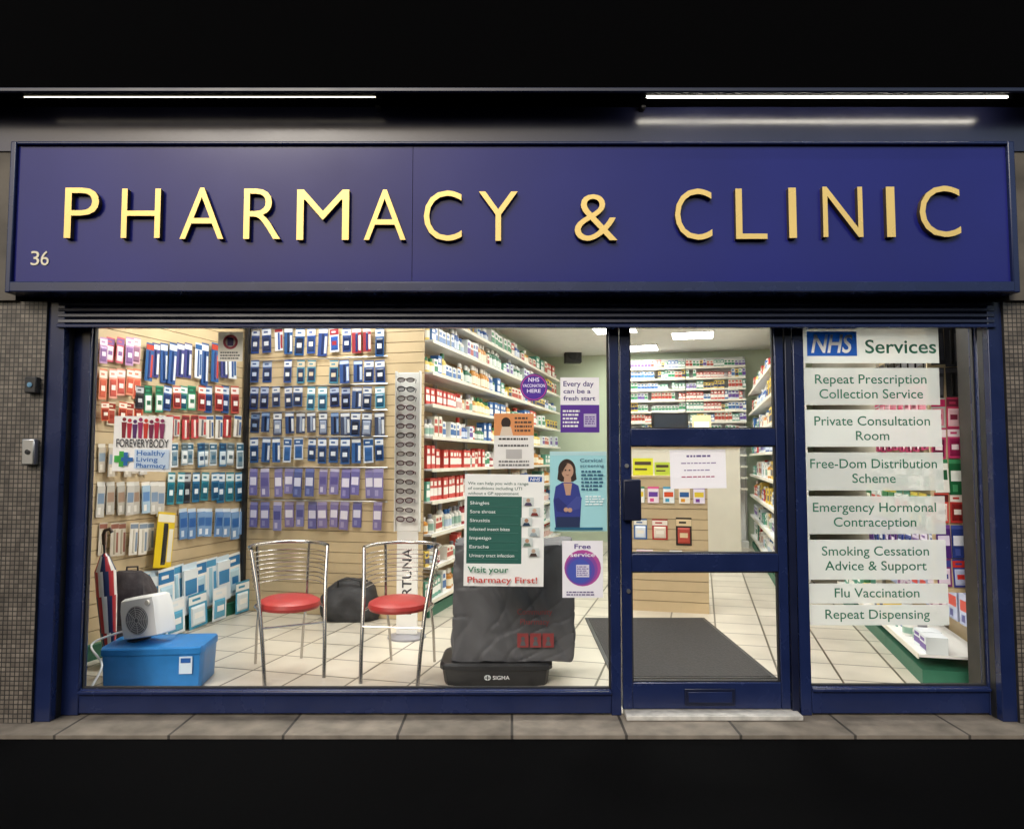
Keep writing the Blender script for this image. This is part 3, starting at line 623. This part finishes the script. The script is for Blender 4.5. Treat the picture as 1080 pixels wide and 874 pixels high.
zsL=[.16,.47,.78,1.09,1.40,1.71,2.02,2.33,2.64,2.92]
bayL=make_bay('maple backed shelving bay of long left run, nearest the window',1.0,zsL,.40,3.25,group='bays of the long left shelving run')
bays=[]
for k in range(6):
    loc=I(LT,BS+.12+k*1.09,0); lab=f'maple backed shelving bay of long left run, {ORD[k]} from window'
    if k==0: bayL.location=loc; bayL.rotation_euler=(0,0,RL); bayL.scale=(1.09,1,1); r=bayL
    else: r=dup(bayL,loc,RL,lab)
    bays.append(r)
for k,r in enumerate(bays): stock(r,1.09,zsL,[10,9,7,6,5,5][k],f'{ORD[k]} bay of left run',.45,rn,clear=.27)
# right near units
br_=make_bay('white based shelving unit at right behind the service list, nearest window',1.0,[.20],.46,2.7,group='right wall shelving units')
br_.location=I(RT,1.2+1.0,0); br_.rotation_euler=(0,0,RR)
br2=dup(br_,I(RT,2.2+1.0,0),RR,'white based shelving unit at right, second from window')
br3=dup(br_,I(RT,3.2+1.0,0),RR,'white based shelving unit at right, third from window')
stock(br_,1.0,[.20],6,'near right unit',.3,rn,clear=.22); stock(br2,1.0,[.2],6,'middle right unit',.4,rn,clear=.22); stock(br3,1.0,[.2],6,'far right unit',.4,rn,clear=.22)
ge=thing('gondola_end','maple gondola end closing the right shelving beside the window','display panel',(0,0,0),-A)
MB().box(RT+.10,3.4,1.165,1.185,.62,2.72).build('upper_board',MAPLE,ge); MB().box(2.97,3.4,1.166,1.184,0,.619).build('lower_board',MAPLE,ge)
CR={'black':[('#1b1b1f','#0f0f12','#3a3a40'),('#26262b','#141417','#55555c')],'pink':[('#b9b4b0','#d98a9a','#c2185b'),('#c7385f','#e4b9c2','#7a1d3a')],'magenta':[('#c2346a','#8a1f4a','#f0dbe2'),('#b02f5f','#6a1f3f','#eee0e4')],'green':[('#2f7d4f','#e8e6de','#1c5a36'),('#3a8a5a','#1f5f3a','#e6ebe4')],'lime':[('#c8b23a','#3a7a4f','#f0ecd8'),('#2f6f5a','#dfe6e0','#c0392b')],'purple':[('#6a3f8f','#4a2a6f','#d9cfe6'),('#3f4f9a','#2a3a7a','#dfe2ee')],'violet':[('#3a3f8a','#b9c0e0','#c9312b'),('#7a2f6f','#e0cfe0','#3a3f8a')],'red':[('#b5302c','#7a1f1f','#eadfd6'),('#c9453a','#e9d9d0','#5a1a1a')]}
for ri,(z,hp,nm) in enumerate([(2.42,.34,'black'),(2.10,.22,'black'),(1.90,.22,'pink'),(1.70,.22,'magenta'),(1.49,.24,'green'),(1.27,.22,'red'),(1.06,.24,'purple'),(.84,.20,'violet')]):
    for i in range(6):
        pack('hanging_pack',f'{nm} pack facing street at right gondola end, {ORD[ri]} row down, {ORD[i]} from left',CR[nm][(i+ri)%2],(.085,hp*rnd.uniform(.88,.97)),I(RT+.155+i*.092,1.150,z),RB,style=[1,1,0,0,2,0,2,0][ri],tilt=rnd.uniform(-.05,.05),group='packs on the right gondola end')
rowsR=[(2.45,.30,'black'),(2.12,.26,'pink'),(1.82,.27,'magenta'),(1.52,.26,'green'),(1.22,.27,'lime'),(.92,.27,'purple'),(.62,.26,'violet')]
for ri,(z,hp,nm) in enumerate(rowsR):
    for i in range(13):
        s=1.32+i*.235
        pack('hanging_pack',f'{nm} pack in {ORD[ri]} row down right wall, {ORD[i]} from street',CR[nm][(i//2)%2],(.20,hp*rnd.uniform(.9,1.05)),I(RT+.455-(.12 if ri>2 else .03),s,z),RR,style=[2,0,1,2,2,0,2][ri],tilt=rnd.uniform(-.04,.04),group='packs hung on the right wall')
# far right run
zsF=[.22,.56,.90,1.24,1.58,1.92,2.26,2.6]
bf=make_bay('white shelving bay of far right run, nearest the door',1.05,zsF,.36,2.95,back=WHITE,group='white bays of far right run')
fb=[]
for k in range(4):
    loc=I(1.9,4.7+k*1.06+1.05,0)
    if k==0: bf.location=loc; bf.rotation_euler=(0,0,RR); r=bf
    else: r=dup(bf,loc,RR,f'white shelving bay of far right run, {ORD[k]} from door')
    fb.append(r)
for k,r in enumerate(fb): stock(r,1.05,zsF,7,f'{ORD[k]} bay of far right run',.35,rn,clear=.28,names=('jar','small_carton'))
# dispensary shelves on back wall
zsD=[1.0+.19*i for i in range(12)]
bk=make_bay('white dispensary shelving on back wall, left section',1.0,zsD,.3,3.28,back=WHITE,kick=False,group='dispensary shelving on the back wall')
bk.location=I(-.15,BKS-.35,0); bk.rotation_euler=(0,0,RB)
bk2=dup(bk,I(.86,BKS-.35,0),RB,'white dispensary shelving on back wall, right section')
for r,nm in ((bk,'left dispensary shelving'),(bk2,'right dispensary shelving')): stock(r,1.0,zsD[4:],17,nm,.0,rn,clear=.195,names=('jar','medicine_box'))
# counter + monitor
ct=thing('counter','tall cream dispensary counter at the back of the shop','counter',I(-.1,7.0,0),RB)
MB().box(0,1.75,0,.5,0.1,1.66).build('front',CREAM,ct,bevel=.005); MB().box(-.03,1.78,-.03,.53,1.661,1.70).build('worktop',MAPLE,ct,bevel=.006); MB().box(.02,1.73,.03,.5,0,.099).build('plinth',GREEN,ct)
t,s,z=PL(706,448,s=6.98)
mo=thing('monitor','black computer monitor on the dispensary counter','monitor',I(t,7.15,1.70),RB+.5)
MB().box(-.30,.30,-.02,.02,.12,.50).build('screen',BLACK,mo,bevel=.008); MB().box(-.27,.27,-.0225,-.0205,.15,.47).build('display',pm('#39404a',.15),mo); MB().box(-.03,.03,.0,.03,.02,.12).build('neck',BLACK,mo); MB().box(-.12,.12,-.08,.09,0.001,.02).build('foot',BLACK,mo,bevel=.004)
t,s,z=PL(740,448,s=7.1)
tr=thing('leaflet_holder','cream leaflet holder beside monitor on the counter','holder',I(t,7.12,1.70),RB)
MB().add([(-.14,-.05,.001),(.14,-.05,.001),(.14,.14,.001),(-.14,.14,.001),(-.14,.1,.46),(.14,.1,.46),(.14,.14,.46),(-.14,.14,.46)],[(0,3,2,1),(0,1,5,4),(4,5,6,7),(1,2,6,5),(3,0,4,7),(2,3,7,6)]).build('body',pm('#c9b98a'),tr)
MB().quad((-.11,-.045,.05),(.11,-.045,.05),(.11,.066,.36),(-.11,.066,.36)).build('leaflet',pm('#e9e6da'),tr)
# wall speaker
t,s,z=PL(603,374,s=8.6); sp=thing('wall_speaker','black speaker high on far left wall of shop','speaker',I(t,8.7,z-.14),RB+.3)
MB().box(-.15,.15,-.1,.1,0,.28).build('cabinet',BLACK,sp,bevel=.01); MB().lathe([(.09,0),(.08,.006),(.03,.002)],n=20).xf(Matrix.Translation((0,-.101,.14))@Matrix.Rotation(math.pi/2,4,'X')).build('cone',pm('#2a2a2c',.7),sp)
# ================================================================== CEILING LIGHTS
PANEL=mat('lit_diffuser',(.985,.985,.93),.5,emit=26)
spots=[(-2.55,.75),(-2.3,1.55),(-.95,.9),(.45,1.0),(1.75,1.6),(-.2,2.7),(1.2,3.3),(-.1,4.5),(1.1,5.3),(-.1,6.4),(1.0,7.2),(.1,8.3)]
pp=thing('ceiling_light','square lit ceiling panel in the shop','ceiling light',(0,0,0),0,'square lit panels in the shop ceiling')
b=MB(); b.box(-.32,.32,-.32,-.3,0,.02); b.box(-.32,.32,.3,.32,0,.02); b.box(-.32,-.3,-.3,.3,0,.02); b.box(.3,.32,-.3,.3,0,.02); b.build('frame',WHITE,pp)
MB().box(-.299,.299,-.299,.299,.006,.018).build('diffuser',PANEL,pp)
for k,(t,s) in enumerate(spots):
    loc=I(t,s,CH-.022)
    lab=f'square lit ceiling panel, {ORD[k]} counting back from the shopfront'
    if k==0: pp.location=loc; pp.rotation_euler=(0,0,RB); pp['label']=lab
    else: dup(pp,loc,RB,lab)

# ================================================================== FRONT OBJECTS
a=G(617,652); b_=G(745,652); c_=G(820,716)
MATM=mat('ribbed_mat',(.040,.038,.037),.95,var=.3,scale=60,bump=.6)
dm=thing('doormat','large dark grey doormat inside the shop door','mat',((a.x+c_.x)/2,(a.y+c_.y)/2,0))
L=dm.location.copy(); MB().box(a.x+.03,c_.x-.03,c_.y+.03,a.y-.03,.002,.012).build('pile',MATM,dm,L)
b=MB(); x0,x1,y0,y1=a.x,c_.x,c_.y,a.y; b.box(x0,x1,y0,y0+.029,.001,.009); b.box(x0,x1,y1-.029,y1,.001,.009); b.box(x0,x0+.029,y0+.03,y1-.03,.001,.009); b.box(x1-.029,x1,y0+.03,y1-.03,.001,.009); b.build('rubber_edge',BLACK,dm,L)
# slatted wooden stand behind the door
g=G(707,645); wd=.74
st=thing('display_stand','maple slatted display stand with leaflets behind the door','display stand',g,RB)
b=MB()
for i in range(12): b.box(-wd/2,wd/2,-.012,0,.10+i*.1+.006,.10+i*.1+.1,0)
b.box(-wd/2,wd/2,.0005,.02,0.1,1.3,1); b.build('slat_panel',[MAPLE,GROOVE],st)
MB().box(-wd/2,wd/2,.021,.45,.1,1.30).build('body',MAPLE,st,bevel=.004); MB().box(-wd/2-.01,wd/2+.01,-.02,.46,1.301,1.33).build('top',MAPLE,st,bevel=.005); MB().box(-wd/2,wd/2,-.01,.44,0,.099).build('plinth',MAPLE,st)
R=Matrix.Rotation(RB,3,'Z')
LF=[(-.28,.90,.13,.2,('#3a6aa6','#dfe6ee','#e9e4d8'),'blue leaflet on the maple stand, leftmost'),(-.09,.90,.15,.2,('#b5302c','#e8d9c8','#f0e6d8'),'red leaflet in middle of the maple stand'),(.14,.92,.15,.27,('#2a2420','#b5483a','#e0c9a0'),'dark framed picture card on the maple stand, rightmost'),(-.24,.60,.16,.09,('#ece8e2','#c9a0b0','#b5302c'),'low white and pink pack at left of maple stand'),(.06,.60,.12,.09,('#f0eee8','#d9d5cc','#8a8f96'),'low plain white pack at centre of maple stand'),
 (-.29,1.22,.11,.16,('#2f8a5f','#f0f0e8','#e6c93a'),'green and white leaflet near top left of maple stand'),(-.15,1.22,.11,.16,('#d94f8a','#f4e4ec','#6a3fa0'),'pink leaflet near top of maple stand'),(.0,1.22,.11,.16,('#3f9ac0','#f2f6f6','#d9542f'),'sky blue leaflet near top of maple stand'),(.15,1.22,.11,.16,('#e6a02f','#f6efe0','#2f5f9a'),'orange leaflet near top right of maple stand'),(.29,1.22,.11,.16,('#7a3f9a','#efe6f4','#e6c93a'),'purple leaflet at top right corner of maple stand')]
for i,(x,z,w_,h_,cs,lab) in enumerate(LF):
    pack('leaflet',lab,cs,(w_,h_),g+R@Vector((x,-.016,z)),RB,style=2 if i>2 else 0)
for i,(x,w_,h_,cc,lab) in enumerate(((-.25,.20,.17,'#e8e83a','bright yellow card standing on top of the maple stand'),(-.06,.15,.13,'#c9dc4a','lime card on top of the maple stand'),(.09,.14,.16,'#e6d98a','pale yellow card on top of the maple stand'),(.26,.18,.18,'#d98aa0','pink card on top of the maple stand'))):
    o=tag(MB().box(-w_/2,w_/2,-.002,.002,0,h_,0).box(-w_/2,w_/2,.0025,.06,0,.004,0).box(-w_*.4,w_*.4,-.0045,-.0025,h_*.6,h_*.8,1).box(-w_*.4,w_*.2,-.0045,-.0025,h_*.3,h_*.4,1).build('show_card',[pm(cc),pm('#5a4a3a')]),lab,'card')
    o.location=g+R@Vector((x,.0,1.332)); o.rotation_euler=(0,0,RB)
# chairs: chrome tub frame, horizontal wire bands round the back, red pad
def make_chair(label):
    t=thing('chair',label,'chair',(0,0,0),0,'chrome tub chairs with red seats')
    zt=.87
    def band(z):
        u=(z-.46)/(zt-.46); w_=.215+.048*u; yf=-.16+.14*u; yb=.235+.065*u
        pts=[(w_,yf,z),(w_,(yf+.03)/2,z)]
        for k in range(19):
            q=math.pi*k/18; pts.append((w_*math.cos(q),.06+(yb-.06)*math.sin(q),z+.006*math.sin(q)))
        return pts+[(-w_,(yf+.03)/2,z),(-w_,yf,z)]
    MB().tube(band(zt),.0130,10).build('back_rail',CHROME,t)
    MB().tube(band(.46),.009,8).build('seat_rail',CHROME,t)
    for j in range(8): MB().tube(band(.60+j*.031),.0032,6).build('back_wire',CHROME,t)
    for sx in (-1,1):
        MB().tube([(sx*.195,-.25,0),(sx*.204,-.22,.2),(sx*.217,-.155,.46),(sx*.236,-.09,.66),(sx*.263,-.02,zt-.003)],.0130,10).build('leg',CHROME,t)
        MB().tube([(sx*.165,.33,0),(sx*.167,.28,.25),(sx*.167,.185,.46),(sx*.178,.220,.68),(sx*.187,.232,zt-.003)],.0100,10).build('leg',CHROME,t)
    MB().tube([(-.212,-.185,.36),(.212,-.185,.36)],.007,8).build('stretcher',CHROME,t)
    MB().lathe([(.19,.455),(.225,.458),(.236,.478),(.230,.503),(.19,.522),(.08,.528)],c=(0,-.03,0),n=36,sx=.90,sy=1.0).build('seat',RED,t)
    return t
g1=G(289,722); ch=make_chair('chrome tub chair with red seat, nearer the blue box'); ch.location=(g1.x+.0,g1.y+.29,0); ch.rotation_euler=(0,0,math.radians(28))
g2=G(414,722); dup(ch,(g2.x+.01,g2.y+.25,0),math.radians(-8),'chrome tub chair with red seat, nearer the grey cover')
# blue box
g=G(156,727); bxw=.325
bb=thing('storage_box','blue plastic storage box on floor at left of window','box',(g.x,g.y+.17,0),math.radians(6))
BLUE=mat('blue_plastic',(.022,.19,.50),.38,var=.12)
b=MB(); b.loft([(0,bxw*.93,.165,0,0),(.01,bxw*.95,.175,0,0),(.225,bxw*.98,.185,0,0)],n=48,pw=14); b.build('tub',BLUE,bb)
b=MB(); b.loft([(.226,bxw*1.0,.195,0,0),(.262,bxw*1.0,.195,0,0),(.272,bxw*.985,.185,0,0)],n=48,pw=14); b.build('lid',BLUE,bb)
MB().box(bxw*.55,bxw*.80,-.19,-.186,.10,.21).build('label_sticker',pm('#cfe0ee'),bb); MB().box(bxw*.58,bxw*.77,-.192,-.1905,.17,.20).build('sticker_band',pm('#2a5fa8'),bb)
# heater
wp=P(157,681,.58)
ht=thing('fan_heater','small white fan heater sitting on the blue storage box','heater',(wp.x,.60,.274),math.radians(-18))
ht.scale=(.93,.93,.93)
HW=mat('heater_white',(.90,.90,.88),.35)
tm=Matrix.Translation((-.14,0,.0))@Matrix.Rotation(math.radians(-11),4,'Y')@Matrix.Translation((.14,0,0))
b=MB(); b.loft([(.012,.15,.085,0,0),(.02,.16,.095,0,0),(.10,.162,.10,0,0),(.22,.162,.095,0,0),(.285,.15,.09,0,0),(.30,.13,.07,0,0)],n=40,pw=10); b.xf(tm); b.build('body',HW,ht)
MB().box(-.13,-.07,-.08,.08,0,.011).build('feet',BLACK,ht)
b=MB()
for r in (.02,.035,.05,.065,.08,.095): b.tube([(.0+r*math.cos(q*math.pi/14),-.106,.14+r*math.sin(q*math.pi/14)) for q in range(29)],.0028,5)
for q in range(8): a=q*math.pi/4; b.tube([(.015*math.cos(a),-.107,.14+.015*math.sin(a)),(.097*math.cos(a),-.107,.14+.097*math.sin(a))],.0025,5)
b.xf(tm); b.build('grille',pm('#b9b8b4'),ht); MB().disc(0,.14,.1,.1,-.1025,n=32).xf(tm).build('grille_backing',pm('#6a696d'),ht)
MB().lathe([(.02,0),(.018,.014)],n=16).xf(tm@Matrix.Translation((.115,-.098,.25))@Matrix.Rotation(math.pi/2,4,'X')).build('knob',pm('#c9c6be'),ht)
pts=[]
q=[(wp.x-.13,.66,.34),(wp.x-.24,.60,.32),(wp.x-.34,.50,.27),(-2.62,.36,.18),(-2.63,.26,.06),(-2.58,.22,.012),(-2.46,.23,.012),(-2.32,.26,.012)]
for i in range(len(q)-1):
    p0,p1,p2,p3=[Vector(q[max(0,min(len(q)-1,i+j))]) for j in (-1,0,1,2)]
    for k in range(8):
        u=k/8; pts.append(.5*((2*p1)+(p2-p0)*u+(2*p0-5*p1+4*p2-p3)*u*u+(3*p1-p0-3*p2+p3)*u**3))
tag(MB().tube(pts,.007,8).build('power_cable',HW),'white power cable looping down beside the blue storage box','cable')
# umbrella
um=thing('umbrella','rolled red white and navy striped umbrella leaning at left edge','umbrella',(-2.77,.75,0))
mt=Matrix.Rotation(math.radians(-5),4,'Y')
b=MB(); b.lathe([(.012,.03),(.02,.08),(.05,.30),(.065,.55),(.068,.72),(.03,.82),(.014,.84)],n=24,mf=lambda i,k:((k+i)//2)%3); b.xf(mt); b.build('canopy',[pm('#b3242c'),pm('#e6e2dc'),pm('#1c2a55')],um)
b=MB(); b.tube([(0,0,0),(0,0,.03)],.006,8); b.tube([(0,0,.84),(0,0,.9)],.008,8); b.xf(mt); b.build('shaft',BLACK,um)
b=MB(); b.tube([(0,0,.9),(0,0,.97),(.015,0,1.0),(.045,0,1.005),(.06,0,.98)],.013,10); b.xf(mt); b.build('handle',mat('dark_wood',(.06,.03,.015),.4),um)
# black rucksack
bp_=thing('rucksack','black rucksack standing behind the white heater','bag',(-2.80,1.05,0),math.radians(20))
FAB=mat('black_fabric',(.055,.045,.047),.85,var=.3,scale=20,bump=.5)
b=MB(); b.loft([(0,.14,.09,0,0),(.03,.16,.11,0,0),(.25,.165,.12,0,0),(.50,.15,.11,0,0),(.62,.12,.08,0,.01),(.66,.06,.05,0,.01)],n=32,pw=3,nz=.04,fr=6,fold=.03); b.build('body',FAB,bp_)
MB().loft([(.06,.10,.04,0,-.12),(.10,.11,.05,0,-.12),(.26,.10,.045,0,-.12),(.30,.08,.02,0,-.115)],n=24,pw=4,nz=.01,fr=8).build('pocket',FAB,bp_)
MB().tube([(-.04,0,.63),(-.035,0,.70),(.035,0,.70),(.04,0,.63)],.008,8).build('handle',FAB,bp_)
# low dark soft bag between the chairs
g=G(368,655); bn=thing('floor_bag','low rounded dark bag slumped on floor between the two chairs','bag',(g.x,g.y+.15,0))
bn.scale=(1.12,1.1,.88)
DKB=mat('dark_bag_fabric',(.03,.03,.033),.6,var=.3,scale=12,bump=.4)
secs=[(z,.25*math.sqrt(max(0,1-(max(0,z-.12)/.31)**2))*(.9+.1*min(1,z/.05)),.20*math.sqrt(max(0,1-(max(0,z-.12)/.31)**2))*(.9+.1*min(1,z/.05)),.0,0) for z in (0,.02,.05,.10,.16,.22,.28,.33,.37,.40,.42)]
MB().loft(secs,n=48,pw=2.6,nz=.03,fr=6,fold=.03).build('body',DKB,bn)
MB().tube([(-.10,-.12,.34),(-.09,-.15,.42),(0,-.15,.45),(.09,-.15,.42),(.10,-.12,.34)],.010,8).build('strap',DKB,bn)
# spectacle stand
g=G(429,672); ns=thing('spectacle_stand','tall narrow white spectacle stand behind the right chair','display stand',g,RB+.1)
zt=P(430,393,g.y).z; zm=P(430,560,g.y).z
MB().box(-.09,.09,-.012,.012,.03,zm).build('lettered_panel',pm('#e3e2dd'),ns,bevel=.003)
MB().lathe([(.16,0),(.16,.015),(.05,.03)],n=28).build('foot',pm('#8a8a90'),ns)
b=MB(); txt(b,'FORTUNA',0,zm*.62,-.04,.08,0,bold=.01); b.xf(Matrix.Translation((0,-.014,zm*.22))@Matrix.Rotation(-math.pi/2,4,'Y')); b.build('lettering',pm('#2c2c33'),ns)
MB().box(-.10,.10,-.012,.012,zm+.001,zt).build('panel',pm('#ecebe6'),ns,bevel=.004)
for sx in (-1,1): MB().box(sx*.105-.005,sx*.105+.005,-.04,.012,zm+.001,zt+.01).build('side_rail',pm('#dddcd7'),ns)
LENS=pm('#b4b2b0',.1)
smes=[]
for cc in ('#1c1a20','#3a2218','#451820','#1e2338'):
    bs=MB()
    for sx in (-1,1):
        bs.tube([(sx*.036+.029*math.cos(q*math.pi/8),-.004,.018*math.sin(q*math.pi/8)) for q in range(17)],.0048,6); bs.disc(sx*.036,0,.028,.017,-.003,1)
    bs.tube([(-.010,-.006,.006),(0,-.008,.010),(.010,-.006,.006)],.0035,6)
    for sx in (-1,1): bs.tube([(sx*.066,-.002,.008),(sx*.072,.03,.004),(sx*.06,.06,-.02)],.003,6)
    smes.append(bs.mesh('spectacles',[pm(cc),LENS]))
Rz=Matrix.Rotation(RB+.1,3,'Z'); z=zt-.07; k=0; rs=random.Random(4)
while z>zm+.05 and k<20:
    o=bpy.data.objects.new('spectacles',smes[rs.randrange(4)]); col.objects.link(o); o.location=g+Rz@Vector((rs.uniform(-.006,.006),-.078,z)); o.rotation_euler=(0,rs.uniform(-.06,.06),RB+.1+rs.uniform(-.1,.1)); o.scale=(1.12,1,1.12*rs.uniform(.8,1.05))
    tag(o,f'dark spectacles on the white stand, {ORD[k]} pair from top','spectacles','spectacles on the narrow white stand'); z-=.078; k+=1
# crate + covered unit
g=G(523,724); cr=thing('tote_crate','black plastic tote crate on floor under the grey cover','crate',(g.x,g.y+.22,0))
cw=.36
b=MB(); b.loft([(0,cw*.94,.20,0,0),(.02,cw*.96,.21,0,0),(.11,cw,.22,0,0)],n=48,pw=10); b.build('tub',BLACK,cr)
b=MB(); b.loft([(.1105,cw*1.04,.235,0,0),(.135,cw*1.04,.235,0,0),(.15,cw*1.0,.22,0,0)],n=48,pw=10); b.build('rim',BLACK,cr)
b=MB(); txt(b,'SIGMA',-.02,.09,.048,.024,-.224,bold=.01); b.build('lettering',pm('#c9c9c9'),cr)
b=MB(); b.disc(-.055,.060,.022,.018,-.223,0); b.build('logo',pm('#b9bdbd'),cr)
b=MB(); b.box(-.072,-.038,-.2255,-.2245,.057,.062); b.box(-.058,-.052,-.2255,-.2245,.046,.074); b.build('logo_mark',BLACK,cr)
SACK=mat('grey_cover_fabric',(.075,.075,.080),.62,var=.12,scale=7,bump=.35,dist=.010)
zt=P(540,572,.75).z
sk=thing('covered_unit','boxy unit under creased charcoal fabric cover with red print, on the crate','cover',(G(540,724).x+.005,g.y+.24,.151))
hh=zt-.151
b=MB(); secs=[]
for i in range(70):
    u=i/69; secs.append((u*hh,.395+.012*(1-u)+.005*math.sin(u*11),.20+.005*math.sin(u*8),.01*u,0))
secs+=[(hh+.006,.39,.195,.01,0),(hh+.010,.36,.17,.01,0),(hh+.011,.2,.08,.01,0)]
b.loft(secs,n=260,pw=16,nz=.011,fr=4.5,seed=3,fold=.040,zf=.8); skb=b.build('cover',SACK,sk)
DR=mat('dark_red_print',(.22,.03,.03),.6)
yf=-.250
for s_,x0,x1,v in (('Community',.03,.26,.42),('Pharmacy',.05,.24,.335)):
    b=MB(); txt(b,s_,x0,x1,hh*v,.036,yf); b.build('lettering',DR,sk)
for k in range(3):
    x=.03+k*.083; b=MB().box(x,x+.074,yf-.001,yf,hh*.14,hh*.26); em=b.build('emblem',DR,sk)
    b=MB(); b.disc(x+.037,hh*.215,.013,.013,yf-.003); b.poly([(x+.018,hh*.155),(x+.056,hh*.155),(x+.048,hh*.195),(x+.026,hh*.195)],yf-.003); b.build('emblem_mark',SACK,em)
